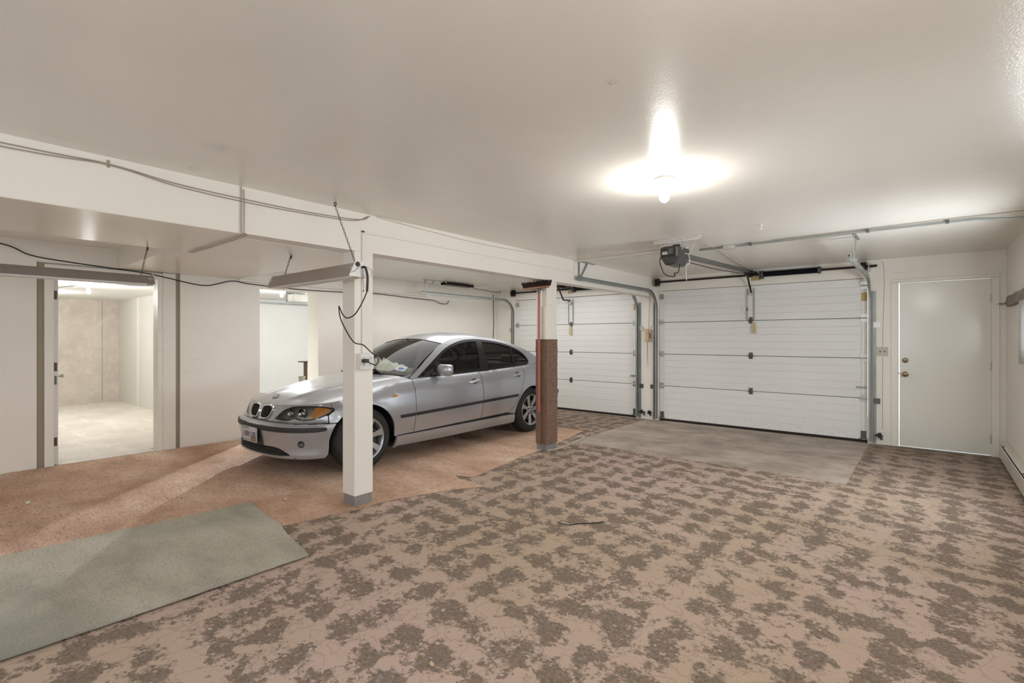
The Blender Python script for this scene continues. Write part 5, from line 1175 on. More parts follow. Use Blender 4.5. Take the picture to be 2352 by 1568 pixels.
mb = MB(); secs = [oct_sec(oy0 + 0.004, 0.012), oct_sec(oy0 + 0.02), oct_sec(oy1 - 0.05), oct_sec(oy1, 0.03)]; vs = [p for q in secs for p in q]
# front lower chamfer
for i, p in enumerate(secs[0]):
    pass
fs = [(i * 8 + j, i * 8 + (j + 1) % 8, (i + 1) * 8 + (j + 1) % 8, (i + 1) * 8 + j) for i in range(3) for j in range(8)] + [tuple(range(8)), tuple(range(24, 32))]
mb.add(vs, fs); mb.build('case', M['opener'], t, bevel=0.006)
MB().box(OX - 0.085, OX + 0.055, oy0 - 0.004, oy0 + 0.006, oz0 + 0.085, oz1 - 0.02).build('face_panel', M['black'], t, bevel=0.003)
MB().box(OX + 0.060, OX + 0.082, oy0 - 0.010, oy0 + 0.02, oz0 + 0.075, oz1).build('corner_rib', M['opener_rail'], t, bevel=0.006)
B(OX - 0.075, OX - 0.022, oy0 - 0.006, oy0 - 0.004, oz0 + 0.105, oz1 - 0.045).build('white_label', M['paper'], t)
mb = MB()
for k in range(5): mb.box(OX - 0.069, OX - 0.030 - 0.008 * (k % 2), oy0 - 0.0068, oy0 - 0.006, oz0 + 0.113 + k * 0.007, oz0 + 0.1155 + k * 0.007)
mb.build('label_print', M['print'], t)
mb = MB()
for k in range(4): mb.box(OX - 0.012, OX + 0.034, oy0 - 0.006, oy0 - 0.004, oz0 + 0.108 + k * 0.014, oz0 + 0.117 + k * 0.014)
mb.build('grey_label', M['print'], t)
MB().lathe([(0.05, 0), (0.06, 0.012), (0.05, 0.03), (0, 0.032)], (OX + 0.02, 5.0, oz1 + 0.008), (0, 0, 1), 18).build('motor_cap', M['black'], t, smooth=True)
for x in (OX - 0.06, OX + 0.108):
    mb = MB(); holes_bar(mb, (x, 4.885, oz1 - 0.03), (x, 4.885, H - 0.01), 0.03, 0.004, (0, 1, 0), 4); mb.build('hanging_strap', M['zinc'], t)
mb = MB(); holes_bar(mb, (OX - 0.175, 4.87, H - 0.018), (OX + 0.295, 4.87, H - 0.018), 0.034, 0.004, (0, 1, 0), 16); mb.box(OX - 0.175, OX + 0.295, 4.87, 4.90, H - 0.005, H - 0.001); mb.build('ceiling_angle', M['white_plastic'], t)
MB().extrude([(-0.03, 0), (0.03, 0), (0.018, 0.045), (-0.018, 0.045)], (OX, oy1 - 0.01, oz1 - 0.065), (OX, YB - 0.10, 2.262 + 0.03), (1, 0, 0), (0, 0, 1)).build('drive_rail', M['opener_rail'], t)
MB().tube(spline([(OX, oy1, oz1 - 0.10), (OX, 6.2, 2.19), (OX, 7.1, 2.235), (OX, YB - 0.2, 2.275)], 6), 0.005, 6).build('drive_chain', M['iron'], t)
MB().box(OX - 0.06, OX + 0.06, YB - 0.16, YB - 0.09, 2.285, 2.325).box(OX + 0.01, OX + 0.10, YB - 0.14, YB - 0.02, 2.284, 2.308).box(OX - 0.03, OX + 0.03, YB - 0.03, YB - 0.001, 2.24, 2.335).build('header_bracket', M['black'], t)
MB().box(OX - 0.02, OX + 0.02, YB - 0.24, YB - 0.15, 2.245, 2.295).build('trolley', M['black'], t)
MB().bar((OX, YB - 0.17, 2.26), (OX, YB - 0.05, 2.10), 0.024, 0.006, (0, 1, 0)).bar((OX, YB - 0.05, 2.12), (OX + 0.007, YB + 0.005, 2.0), 0.024, 0.006, (0, 1, 0)).build('door_arm', M['black'], t)
MB().tube([(OX - 0.03, YB - 0.16, 2.25), (OX - 0.035, YB - 0.05, 1.80)], 0.0025, 6).build('release_cord', M['cord_white'], t)
MB().lathe([(0, 0), (0.012, 0.004), (0.016, 0.02), (0.010, 0.034), (0.014, 0.05), (0, 0.056)], (OX - 0.035, YB - 0.05, 1.745), (0, 0, 1), 10).build('release_handle', M['red'], t, smooth=True)
MB().tube(spline([(OX - 0.105, 4.93, 2.22), (OX - 0.118, 4.88, 2.14), (OX - 0.085, 4.86, 2.05), (OX - 0.06, 4.86, 2.0), (OX - 0.01, 4.86, 1.97), (OX + 0.05, 4.86, 1.965), (OX + 0.042, 4.86, 1.995), (OX + 0.075, 4.88, 2.005), (OX + 0.085, 4.90, 2.09)], 6), 0.0045, 8).build('power_cord', M['cord_black'], t, smooth=True)
MB().tube(spline([(OX + 0.18, 5.05, H - 0.008), (OX + 0.185, 5.0, 2.29), (OX + 0.15, 5.02, 2.235), (OX + 0.128, 5.02, 2.20), (OX + 0.106, 4.97, 2.205)], 6), 0.0035, 7).tube(spline([(OX + 0.128, 5.02, 2.20), (OX + 0.132, 5.04, 2.12), (OX + 0.112, 5.0, 2.075), (OX + 0.108, 5.0, 2.0), (OX + 0.114, 5.0, 1.93)], 6), 0.004, 7).build('bell_wire', M['cord_white'], t, smooth=True)
# the dismounted opener arm over the second door
ax = (G2[0] + G2[1]) / 2 - 0.13
t = thing('opener_arm', 'black opener arm and bracket over the garage door right of the carpeted column', 'opener arm', (ax, YB - 0.2, 2.26))
MB().box(ax - 0.06, ax + 0.10, YB - 0.30, YB - 0.09, 2.288, 2.318).box(ax + 0.02, ax + 0.22, YB - 0.16, YB - 0.10, 2.282, 2.30).build('bracket', M['black'], t)
MB().bar((ax, YB - 0.20, 2.30), (ax + 0.05, YB - 0.10, 2.06), 0.026, 0.010, (0, 1, 0)).bar((ax + 0.05, YB - 0.10, 2.065), (ax + 0.14, YB + 0.0, 2.055), 0.012, 0.026, (0, 0, 1)).build('arm', M['black'], t)
t = thing('key_tag', 'purple tag dangling on a string beside the carpeted column', 'tag', (ax - 0.085, YB - 0.19, 1.83))
MB().tube([(ax - 0.07, YB - 0.19, 2.288), (ax - 0.085, YB - 0.19, 1.97)], 0.0018, 6).build('string', M['cord_grey'], t)
MB().lathe([(0.018, -0.003), (0.024, -0.003), (0.024, 0.003), (0.018, 0.003)], (ax - 0.085, YB - 0.19, 1.955), (0, 1, 0), 14, True).build('ring', M['iron'], t)
MB().box(ax - 0.11, ax - 0.058, YB - 0.194, YB - 0.186, 1.86, 1.93).lathe([(0, 0), (0.014, 0.008), (0.016, 0.025), (0.006, 0.036), (0, 0.036)], (ax - 0.084, YB - 0.19, 1.83), (0, 0, 1), 8).build('tag', M['purple'], t, bevel=0.004)
# dark tray hung over the left track
t = thing('ceiling_tray', 'dark slim metal tray hung under the ceiling above the left garage track', 'tray', (-6.52, 6.25, 2.30))
MB().box(-6.60, -6.44, 5.95, 6.62, 2.292, 2.298).box(-6.60, -6.594, 5.95, 6.62, 2.292, 2.335).box(-6.446, -6.44, 5.95, 6.62, 2.292, 2.335).build('tray', M['iron'], t)
MB().box(-6.58, -6.55, 5.97, 6.0, 2.298, H - 0.001).box(-6.58, -6.55, 6.57, 6.6, 2.298, H - 0.023).build('hanger', M['iron'], t)
MB().tube(spline([(-6.50, 6.60, 2.296), (-6.50, 6.85, 2.27), (-6.50, 7.0, 2.275), (-6.50, 7.2, 2.255), (-6.50, 7.42, 2.262), (-6.49, 7.40, 2.30)], 6), 0.005, 7).build('cord', M['cord_black'], t, smooth=True)

# ---------------------------------------------------------------- lamps
def bare_bulb(c, zc, label, power_cable=False):
    x, y = c
    t = thing('bare_bulb_lamp', label, 'lamp', (x, y, zc))
    MB().lathe([(0, 0), (0.062, 0), (0.060, -0.012), (0.040, -0.028), (0.026, -0.036), (0.024, -0.052), (0, -0.052)], (x, y, zc - 0.0005), (0, 0, 1), 28).build('lampholder', M['ceramic'], t, smooth=True)
    MB().lathe([(0.013, 0), (0.014, -0.02), (0.026, -0.045), (0.031, -0.065), (0.027, -0.085), (0.014, -0.098), (0, -0.101)], (x, y, zc - 0.051), (0, 0, 1), 24).build('bulb', M['bulb'], t, smooth=True)
    return t
bare_bulb((BULB[0], BULB[1]), H, 'lit bare bulb in a white holder on the main ceiling')
bare_bulb((0.0, 1.0), H, 'unseen lit bulb added above the right edge of the view for fill')
bare_bulb((BULB2[0], BULB2[1]), H, 'unseen lit bulb added on the ceiling behind the viewer for fill')
bare_bulb((-9.58, 1.65), 2.16, 'lit bare bulb on the storage room ceiling')
bare_bulb((-11.6, 1.3), 2.16, 'lit bare bulb farther back in the storage room, by the door edge')
bare_bulb((-9.9, 4.69), 2.32, 'lit bare bulb seen through the left opening')
bare_bulb((-8.55, 6.6), 2.32, 'lit bare bulb out of sight beyond the left opening')
for nm in ('bulb_light', 'fill_bulb_behind', 'storage_bulb_light', 'storage_bulb_light_far', 'passage_bulb_light', 'passage_bulb_light_side'): pass
mb = MB(); mb.tube([(-9.64, 1.62, 2.145), (-11.55, 1.33, 2.145)], 0.011, 8); mb.build('cable_conduit', M['galv'], smooth=True); tag(bpy.data.objects['cable_conduit'], 'thin conduit between the two storage room bulbs', 'conduit')
o = MB().tube([(-9.58, 1.72, 2.145), (-9.0, 2.3, 2.145), (-8.2, 2.8, 2.145)], 0.011, 8).build('cable_conduit', M['galv'], smooth=True); tag(o, 'thin conduit running from the storage room bulb to the drywall', 'conduit')
def chain(a, b, name, parent, link=0.026):
    """real interlocked wire links along a to b"""
    a = Vector(a); b = Vector(b); L = (b - a).length; d = (b - a).normalized(); n = int(L / (link * 0.78)); u = d.orthogonal().normalized(); v = d.cross(u); mb = MB()
    for k in range(n):
        c = a + d * (L * (k + 0.5) / n); s1 = u if k % 2 else v; pts = []
        for j in range(9):
            q = 2 * PI * j / 8; pts.append(c + d * (math.cos(q) * link * 0.5) + s1 * (math.sin(q) * link * 0.24))
        mb.tube(pts, 0.0018, 4, False)
    return mb.build(name, M['chain'], parent, kind='stuff')
def shop_light(c0, c1, label, k=1.0, mat='fixture_grey'):
    """two-tube shop light: hood of folded sheet, white end plates, two tubes"""
    c0 = Vector(c0); c1 = Vector(c1); d = (c1 - c0).normalized(); x = d.cross(Vector((0, 0, 1))).normalized()
    t = thing('shop_light', label, 'lamp', tuple((c0 + c1) / 2), None)
    sec = [(-0.028, 0.0), (0.028, 0.0), (0.045, -0.028), (0.078, -0.095), (0.074, -0.097), (0.041, -0.032), (0.0, -0.034), (-0.041, -0.032), (-0.074, -0.097), (-0.078, -0.095), (-0.045, -0.028)]
    sec = [(p, q * k) for p, q in sec]
    MB().extrude(sec, c0, c1, x, (0, 0, 1)).build('hood', M[mat], t, bevel=0.0015)
    for p, sg in ((c0, -1), (c1, 1)):
        q = p + d * sg * 0.003
        MB().extrude([(-0.03, 0.012), (0.03, 0.012), (0.05, -0.028 * k), (0.083, -0.100 * k), (-0.083, -0.100 * k), (-0.05, -0.028 * k)], q, q + d * sg * 0.003, x, (0, 0, 1)).build('end_plate', M['white_plastic'], t)
        mb = MB()
        for sx in (-1, 1): mb.obox(p - d * sg * 0.02 + x * sx * 0.036 + Vector((0, 0, -0.06 * k)), (0.03, 0.03, 0.05 * k), Matrix((d, x, Vector((0, 0, 1)))).transposed())
        mb.build('tube_socket', M['white_plastic'], t)
    for sx in (-1, 1):
        MB().cyl(c0 + d * 0.04 + x * sx * 0.036 + Vector((0, 0, -0.088 * k)), c1 - d * 0.04 + x * sx * 0.036 + Vector((0, 0, -0.088 * k)), 0.0165, 12).build('tube', M['tube'], t, smooth=True)
    return t, d, x
zt = 1.875
t, d, x = shop_light((-4.32, 2.0, zt), (-3.07, 2.0, zt), 'white ended shop light hanging in front of the near column')
chain((-4.06, 2.0, 2.03), (-4.17, 2.0, zt), 'chain', t); chain((-3.33, 1.97, H - 0.03), (-3.12, 2.0, zt + 0.01), 'chain', t)
MB().lathe([(0.010, -0.0025), (0.016, -0.0025), (0.016, 0.0025), (0.010, 0.0025)], (-3.33, 1.97, H - 0.018), (0, 1, 0), 12, True).lathe([(0.010, -0.0025), (0.016, -0.0025), (0.016, 0.0025), (0.010, 0.0025)], (-4.06, 2.0, 2.018), (0, 1, 0), 12, True).build('ceiling_hook', M['chain'], t)
cx = -3.062
MB().lathe([(0.017, 0), (0.017, 0.004), (0.012, 0.006), (0, 0.006)], (cx, 1.985, zt - 0.012), (1, 0, 0), 14).build('knockout', M['iron'], t)
MB().tube(spline([(cx, 2.02, zt - 0.03), (cx + 0.025, 2.03, zt - 0.035), (cx + 0.028, 2.045, zt - 0.10), (cx + 0.015, 2.05, zt - 0.20)], 8), 0.0085, 10).build('strain_relief', M['black'], t, smooth=True)
cord = spline([(cx + 0.015, 2.05, zt - 0.20), (cx - 0.0, 2.02, zt - 0.28), (-3.12, 2.0, zt - 0.36), (-3.20, 1.99, zt - 0.385), (-3.26, 1.99, zt - 0.36), (-3.30, 1.99, zt - 0.31), (-3.33, 2.0, zt - 0.30), (-3.31, 2.0, zt - 0.38), (-3.27, 2.02, zt - 0.47), (-3.21, 2.05, zt - 0.56), (-3.20, 2.12, 1.295), (-3.25, 2.22, 1.24), (-3.30, 2.31, 1.20), (-3.33, 2.345, 1.17), (-3.34, 2.325, 1.135), (-3.36, 2.29, 1.15), (-3.405, 2.275, 1.165)], 6)
MB().tube(cord, 0.0042, 8).build('power_cord', M['cord_black'], t, smooth=True)
MB().box(-3.418, -3.375, 2.252, 2.292, 1.152, 1.182).build('plug', M['black'], t, bevel=0.005)
MB().tube(spline([(cx + 0.004, 1.99, zt - 0.03), (cx + 0.012, 1.96, zt - 0.06), (cx + 0.006, 1.93, zt - 0.075)], 5), 0.0015, 5).tube(spline([(cx + 0.005, 2.04, zt - 0.02), (cx + 0.02, 2.085, zt - 0.05), (cx + 0.004, 2.09, zt - 0.09)], 5), 0.0015, 5).build('wire_hook', M['iron'], t)
MB().tube([(cx + 0.012, 2.02, zt - 0.04), (cx + 0.012, 2.022, zt - 0.19)], 0.0014, 5).lathe([(0, 0), (0.004, 0.004), (0.004, 0.014), (0, 0.016)], (cx + 0.012, 2.022, zt - 0.205), (0, 0, 1), 8).build('pull_chain', M['chain'], t)
zt = 1.828
t, d, x = shop_light((-4.64, -0.06, zt), (-4.64, 1.18, zt), 'grey shop light hanging level in front of the storage doorway', 0.68, 'fixture_dark')
chain((-4.505, 1.12, 2.03), (-4.63, 1.11, zt), 'chain', t); chain((-4.505, 0.1, 2.03), (-4.63, 0.1, zt), 'chain', t)
MB().lathe([(0.010, -0.0025), (0.016, -0.0025), (0.016, 0.0025), (0.010, 0.0025)], (-4.505, 1.12, 2.018), (0, 1, 0), 12, True).build('ceiling_hook', M['chain'], t)

# ---------------------------------------------------------------- wiring
def wire(name, pts, r, mat, label, cat='cable', n=8):
    o = MB().tube(spline(pts, n), r, 8).build(name, mat, smooth=True); return tag(o, label, cat)
e = 0.008
wire('beam_cable', [(BX + e, -1.0, 2.30), (BX + e, 0.30, 2.296), (BX + e, 0.68, 2.303), (BX + e, 1.0, 2.272), (BX + e, 1.38, 2.262), (BX + e, 1.8, 2.262), (BX + e, 2.25, 2.285), (BX + e, 2.36, 2.333)], 0.0035, M['cord_grey'], 'upper painted cable sagging along the top of the beam', n=6)
wire('beam_cable', [(BX + e, -1.0, 2.26), (BX + e, 0.30, 2.278), (BX + e, 0.68, 2.298), (BX + e, 1.0, 2.258), (BX + e, 1.38, 2.244), (BX + e, 1.8, 2.248), (BX + e, 2.2, 2.268), (BX + e, 2.34, 2.325)], 0.0035, M['cord_grey'], 'lower painted cable sagging along the top of the beam', n=6)
wire('beam_cable', [(BX + e, 2.42, 2.338), (BX + e, 3.0, 2.315), (BX + e, 3.6, 2.30), (BX + e, 4.2, 2.312), (BX + e, 4.72, 2.336)], 0.0035, M['cord_white'], 'painted cable along the beam between the two columns')
wire('drop_cable', [(BX + e, 1.372, H - .004), (BX + e, 1.372, 2.2), (BX + e, 1.372, 2.05), (BX - 0.01, 1.385, 2.026), (BX - 0.5, 1.39, 2.022), (BX - 1.04, 1.392, 2.026)], 0.0035, M['cord_grey'], 'painted cable dropping down the beam and across its underside')
wire('drop_cable', [(BX + e, 1.388, H - .02), (BX + e, 1.392, 2.2), (BX + e, 1.390, 2.05), (BX - 0.01, 1.403, 2.024), (BX - 0.5, 1.410, 2.021), (BX - 1.02, 1.410, 2.024)], 0.003, M['cord_grey'], 'second strand of the cable crossing under the beam')
mb = MB(); mb.box(BX, BX + 0.004, 0.675, 0.69, 2.285, 2.325); o = mb.build('cable_staple', M['cord_grey']); tag(o, 'painted staple holding the cables on the beam', 'staple')
# surface raceway down the column and along the beam
t = thing('wire_raceway', 'cream surface raceway down the near column and along the beam', 'raceway', (BX + 0.01, 2.31, 1.2))
B(BX, BX + 0.016, 2.283, 2.303, 1.225, 2.205).build('raceway_run', M['trim'], t, bevel=0.003)
B(BX, BX + 0.016, 2.283, 5.40, 2.185, 2.205).build('raceway_run', M['trim'], t, bevel=0.003)
B(BX, BX + 0.016, 5.38, 5.40, 2.205, H - 0.001).build('raceway_run', M['trim'], t, bevel=0.003)
t = thing('outlet_box', 'white double outlet box on the near column', 'outlet', (BX + 0.02, 2.30, 1.11))
B(BX, BX + 0.04, 2.248, 2.365, 1.10, 1.222).build('back_box', M['trim'], t, bevel=0.003)
B(BX + 0.04, BX + 0.046, 2.245, 2.368, 1.097, 1.225).build('cover_plate', M['white_plastic'], t, bevel=0.003)
for y in (2.277, 2.336):
    for z in (1.137, 1.186):
        r = MB().lathe([(0.0165, 0), (0.0165, 0.003), (0, 0.003)], (BX + 0.046, y, z), (1, 0, 0), 16).build('receptacle', M['white_plastic'], t)
        MB().box(BX + 0.049, BX + 0.0496, y - 0.008, y - 0.005, z - 0.002, z + 0.008).box(BX + 0.049, BX + 0.0496, y + 0.005, y + 0.008, z - 0.002, z + 0.008).cyl((BX + 0.049, y, z - 0.008), (BX + 0.0496, y, z - 0.008), 0.003, 8).build('slots', M['iron'], r)
# conduits on the ceiling at the opener
t = thing('ceiling_conduit', 'steel conduit along the ceiling from the opener to the right wall', 'conduit', (-0.6, 5.58, H - 0.015))
MB().tube([(-1.95, 5.60, H - 0.016), (-0.6, 5.58, H - 0.016), (0.30, 5.57, H - 0.02), (0.50, 5.56, H - 0.05), (XR, 5.56, H - 0.06)], 0.0115, 10).build('pipe', M['galv'], t, smooth=True)
MB().box(-1.69, -1.57, 5.565, 5.615, H - 0.045, H - 0.001).build('junction_box', M['zinc'], t, bevel=0.003)
for xx in (-1.42, -0.42, 0.13): MB().box(xx - 0.012, xx + 0.012, 5.555, 5.61, H - 0.03, H - 0.001).build('pipe_strap', M['galv_dark'], t, bevel=0.004)
wire('ceiling_cable', [(0.66, 5.45, H - 0.02), (0.2, 5.50, H - 0.006), (-0.8, 5.53, H - 0.006), (-1.2, 5.54, H - 0.006)], 0.003, M['cord_grey'], 'thin grey cable beside the steel ceiling conduit')
o = MB().tube([(BX + 0.02, 5.42, H - 0.012), (OX - 0.02, 5.38, H - 0.012)], 0.009, 8).build('ceiling_conduit', M['trim'], smooth=True); tag(o, 'white painted conduit between the beam and the opener', 'conduit')
wire('ceiling_cable', [(-2.85, 5.0, H - .004), (-2.5, 5.05, H - 0.03), (-2.25, 5.02, H - 0.055), (-2.12, 4.96, H - 0.03), (-1.98, 4.92, H - 0.008)], 0.003, M['cord_white'], 'white wire looping across the ceiling to the opener')
wire('ceiling_cable', [(-1.78, 5.3, H - .006), (-1.8, 5.9, H - 0.012), (-1.86, 6.8, H - 0.03), (-1.93, 7.7, H - 0.02)], 0.003, M['cord_white'], 'white wire running beside the opener rail to the end wall')
wire('black_cord', [(XL + 0.03, -0.6, 2.36 - .05), (XL + 0.03, 0.45, 2.285), (XL + 0.03, 0.75, 2.185), (XL + 0.03, 1.05, 2.105 + .045), (XL + 0.03, 1.4, 2.125), (XL + 0.03, 1.72, 2.10), (XL + 0.02, 1.95, 2.065), (XL + 0.02, 2.2, 2.02), (XL + 0.02, 2.38, 2.015), (XL + 0.02, 2.65, 2.095), (XL + 0.015, 2.9, 2.075), (XL + 0.015, 3.6, 2.055), (XL + 0.015, 4.4, 2.07), (XL + 0.015, 4.85, 2.085), (XL + 0.03, 5.6, 2.06), (XL + 0.03, 6.1, 2.045), (XL + 0.03, 6.25, 2.0), (XL + 0.03, 6.42, 2.0), (XL + 0.03, 6.47, 2.06)], 0.006, M['cord_black'], 'long black cord strung along the top of the left wall', n=6)
wire('black_cord', [(XL + 0.01, 7.76, 2.27), (XL + 0.012, 7.765, 1.9), (XL + 0.010, 7.77, 1.6), (XL + 0.012, 7.75, 1.2), (XL + 0.010, 7.76, 0.6)], 0.006, M['cord_black'], 'thin dark cord hanging in the far left corner')
wire('bell_wire', [(G1[1] + 0.135, YB - 0.004, 2.32), (G1[1] + 0.16, YB - 0.004, 2.28), (G1[1] + 0.168, YB - 0.004, 2.0), (G1[1] + 0.155, YB - 0.004, 1.5), (G1[1] + 0.152, YB - 0.004, 0.6), (G1[1] + 0.15, YB - 0.004, 0.2)], 0.002, M['cord_grey'], 'thin grey wire down the wall to the photo eye by the entry door')
# ---------------------------------------------------------------- wall fittings
px, pz = -3.565, 1.40
t = thing('wall_phone', 'beige wall telephone with dangling coiled cord between the garage doors', 'telephone', (px, YB, pz))
B(px - 0.035, px + 0.055, YB - 0.035, YB - 0.001, pz - 0.10, pz + 0.10).build('phone_base', M['phone'], t, bevel=0.01)
mb = MB(); vs = []
for k, (z, d, wd) in enumerate([(-0.108, 0.0, 0.030), (-0.10, 0.022, 0.034), (-0.055, 0.034, 0.036), (-0.045, 0.026, 0.033), (0.045, 0.026, 0.033), (0.055, 0.034, 0.036), (0.10, 0.022, 0.034), (0.108, 0.0, 0.030)]):
    for j in range(10):
        a = PI * j / 9; vs.append((px - 0.012 + wd * math.cos(a), YB - 0.037 - d * math.sin(a) - 0.004, pz + z))
mb.add(vs, [(i * 10 + j, i * 10 + j + 1, (i + 1) * 10 + j + 1, (i + 1) * 10 + j) for i in range(7) for j in range(9)] + [tuple(i * 10 + j for j in (0,)) + (i * 10 + 9, (i + 1) * 10 + 9, (i + 1) * 10) for i in range(7)] + [tuple(range(10)), tuple(range(70, 80))])
mb.build('handset', M['phone'], t, smooth=True, angle=50)
B(px + 0.03, px + 0.05, YB - 0.042, YB - 0.035, pz - 0.05, pz + 0.04).build('keypad_strip', M['phone_dark'], t, bevel=0.002)
pts = []; n = 260
for k in range(n):
    q = k / (n - 1); z = pz - 0.11 - 0.30 * q; a = 2 * PI * 34 * q; r = 0.007 * (1 - 0.3 * q); pts.append((px - 0.01 + r * math.cos(a), YB - 0.03 + r * math.sin(a), z))
pts += [(px - 0.012, YB - 0.03, pz - 0.45), (px - 0.024, YB - 0.03, pz - 0.485), (px - 0.022, YB - 0.03, pz - 0.515), (px - 0.004, YB - 0.03, pz - 0.52), (px + 0.008, YB - 0.03, pz - 0.50), (px + 0.004, YB - 0.03, pz - 0.465), (px - 0.005, YB - 0.03, pz - 0.41)]
MB().tube(pts, 0.0022, 5).build('coiled_cord', M['cord_grey'], t, smooth=True)
MB().tube(spline([(px + 0.0, YB - 0.006, pz + 0.10), (px + 0.012, YB - 0.006, pz + 0.4), (px + 0.02, YB - 0.006, 2.02)], 6), 0.0025, 6).build('line_wire', M['cord_grey'], t)
t = thing('light_switch', 'almond double switch plate between garage track and entry door', 'switch', (-0.437, YB, 1.18))
B(-0.497, -0.377, YB - 0.006, YB, 1.122, 1.238).build('switch_plate', M['plate'], t, bevel=0.002)
for x in (-0.46, -0.414): MB().box(x - 0.006, x + 0.006, YB - 0.016, YB - 0.005, 1.172, 1.19).build('toggle', M['phone_dark'], t, bevel=0.002)
# baseboard heater
t = thing('baseboard_heater', 'cream baseboard heater along the right wall', 'heater', (XR - 0.035, 5.5, 0))
ya, yb2 = 1.5, 7.70
MB().extrude([(0.0, 0.03), (-0.066, 0.03), (-0.066, 0.165), (-0.060, 0.168), (-0.062, 0.034), (0.0, 0.034)], (XR, ya, 0), (XR, yb2, 0), (1, 0, 0), (0, 0, 1)).build('front_panel', M['heater'], t)
MB().extrude([(-0.002, 0.21), (-0.046, 0.205), (-0.060, 0.186), (-0.056, 0.184), (-0.044, 0.199), (-0.002, 0.204)], (XR, ya, 0), (XR, yb2, 0), (1, 0, 0), (0, 0, 1)).build('top_hood', M['heater'], t)
B(XR - 0.055, XR - 0.004, ya + 0.01, yb2 - 0.01, 0.06, 0.155).build('fin_core', M['iron'], t)
B(XR - 0.067, XR - 0.001, yb2, yb2 + 0.018, 0.0, 0.212).build('end_cap', M['heater'], t, bevel=0.003)
B(XR - 0.067, XR - 0.001, ya - 0.018, ya, 0.0, 0.212).build('end_cap', M['heater'], t, bevel=0.003)
for y in (3.0, 4.5, 6.0, 7.4): B(XR - 0.06, XR - 0.003, y, y + 0.02, 0.0, 0.20).build('support', M['iron'], t)
# splintered board left on the right wall, over the windows
mb = MB(); rnd = random.Random(4); n = 44; vs = []
for k in range(n + 1):
    y = 7.80 - 3.4 * k / n; sh = (0.10, 0.34, 0.55, 0.72, 0.86)[k] if k < 5 else 1.0
    for (dx, dz) in ((0, -0.055), (-0.034, -0.052), (-0.042, -0.012), (-0.036, 0.048), (0, 0.055)):
        vs.append((XR + dx * sh + rnd.uniform(-.003, .003) * (dx != 0), y, 1.735 + dz * sh + rnd.uniform(-.007, .007)))
mb.add(vs, [(i * 5 + j, i * 5 + (j + 1) % 5, (i + 1) * 5 + (j + 1) % 5, (i + 1) * 5 + j) for i in range(n) for j in range(5)] + [(0, 1, 2, 3, 4), tuple(n * 5 + j for j in range(5))])
for (q, r_) in (((-.085, 7.80, 1.728), .010), ((-.07, 7.815, 1.742), .007), ((-.055, 7.82, 1.715), .008)): mb.tube([(XR - .022, 7.72, 1.732), (XR + q[0], q[1], q[2])], [r_, .001], 6)
o = mb.build('splintered_board', M['wood_bare']); tag(o, 'weathered splintered grey board fixed on the right wall', 'board')
# curtain drawn to the far end of the first window
t = thing('curtain', 'white curtain at the right edge below the splintered board', 'curtain', (XR - 0.04, 6.1, 1.12))
mb = MB(); n = 60; vs = []
for k in range(n + 1):
    y = 6.31 - 0.36 * k / n
    for z in (1.12, 1.3, 1.5, 1.675): vs.append((XR - 0.040 + 0.016 * math.sin(k * 1.05) * (1.15 - (z - 1.14) * 0.35), y + 0.01 * math.sin(z * 5), z))
fs = [(i * 4 + j, (i + 1) * 4 + j, (i + 1) * 4 + j + 1, i * 4 + j + 1) for i in range(n) for j in range(3)]
mb.add(vs, fs); o = mb.build('curtain_cloth', M['curtain'], t, smooth=True); so = o.modifiers.new('thick', 'SOLIDIFY'); so.thickness = 0.002
MB().tube([(XR - 0.04, 4.3, 1.672), (XR - 0.04, 6.32, 1.672)], 0.006, 8).box(XR - 0.04, XR, 6.30, 6.31, 1.667, 1.677).box(XR - 0.04, XR, 4.31, 4.32, 1.667, 1.677).build('curtain_rod', M['white_plastic'], t)
# push broom hung head-up on the far column
bx, by = BX - 0.065, 4.735
t = thing('push_broom', 'red handled push broom hung head up on the carpeted column', 'broom', (bx, by, 0.45))
hx0, hx1 = BX - 0.29, BX + 0.085
MB().extrude([(-0.03, 0), (0.03, 0), (0.026, 0.028), (-0.026, 0.028)], (hx0 + 0.02, by, 1.928), (hx1 - 0.015, by, 1.942), (0, 1, 0), (0, 0, 1)).build('broom_block', plain('varnished_block', (168, 112, 92), 0.45), t, bevel=0.004)
mb = MB(); rnd = random.Random(11)
for i in range(44):
    for j in range(5):
        q = i / 43; x = hx0 + 0.015 + (hx1 - hx0 - 0.02) * q; y = by - 0.026 + 0.052 * j / 4; z = 1.955 + 0.012 * q
        tip = Vector((x + (q - 0.5) * 0.05 + rnd.uniform(-.012, .012), y + (j - 2) * 0.006 + rnd.uniform(-.008, .008), z + rnd.uniform(0.045, 0.066)))
        mb.tube([(x, y, z - 0.004), tip], [0.0055, 0.0042], 5)
mb.build('bristles', M['bristle'], t, kind='stuff')
MB().lathe([(0.016, 0), (0.019, 0.01), (0.017, 0.05), (0.0, 0.052)], (bx - 0.002, by, 1.885), (0, 0, 1), 14).build('ferrule', M['galv_dark'], t, smooth=True)
MB().tube([(bx, by, 1.90), (bx - 0.003, by + 0.004, 1.2), (bx - 0.006, by + 0.006, 0.47)], 0.0125, 12).build('handle', M['red'], t, smooth=True)
mb = MB()
for x in (BX - 0.14, BX - 0.03): mb.cyl((x, 4.7995, 1.918), (x, 4.69, 1.924), 0.003, 6)
mb.build('nail', M['iron'], t)
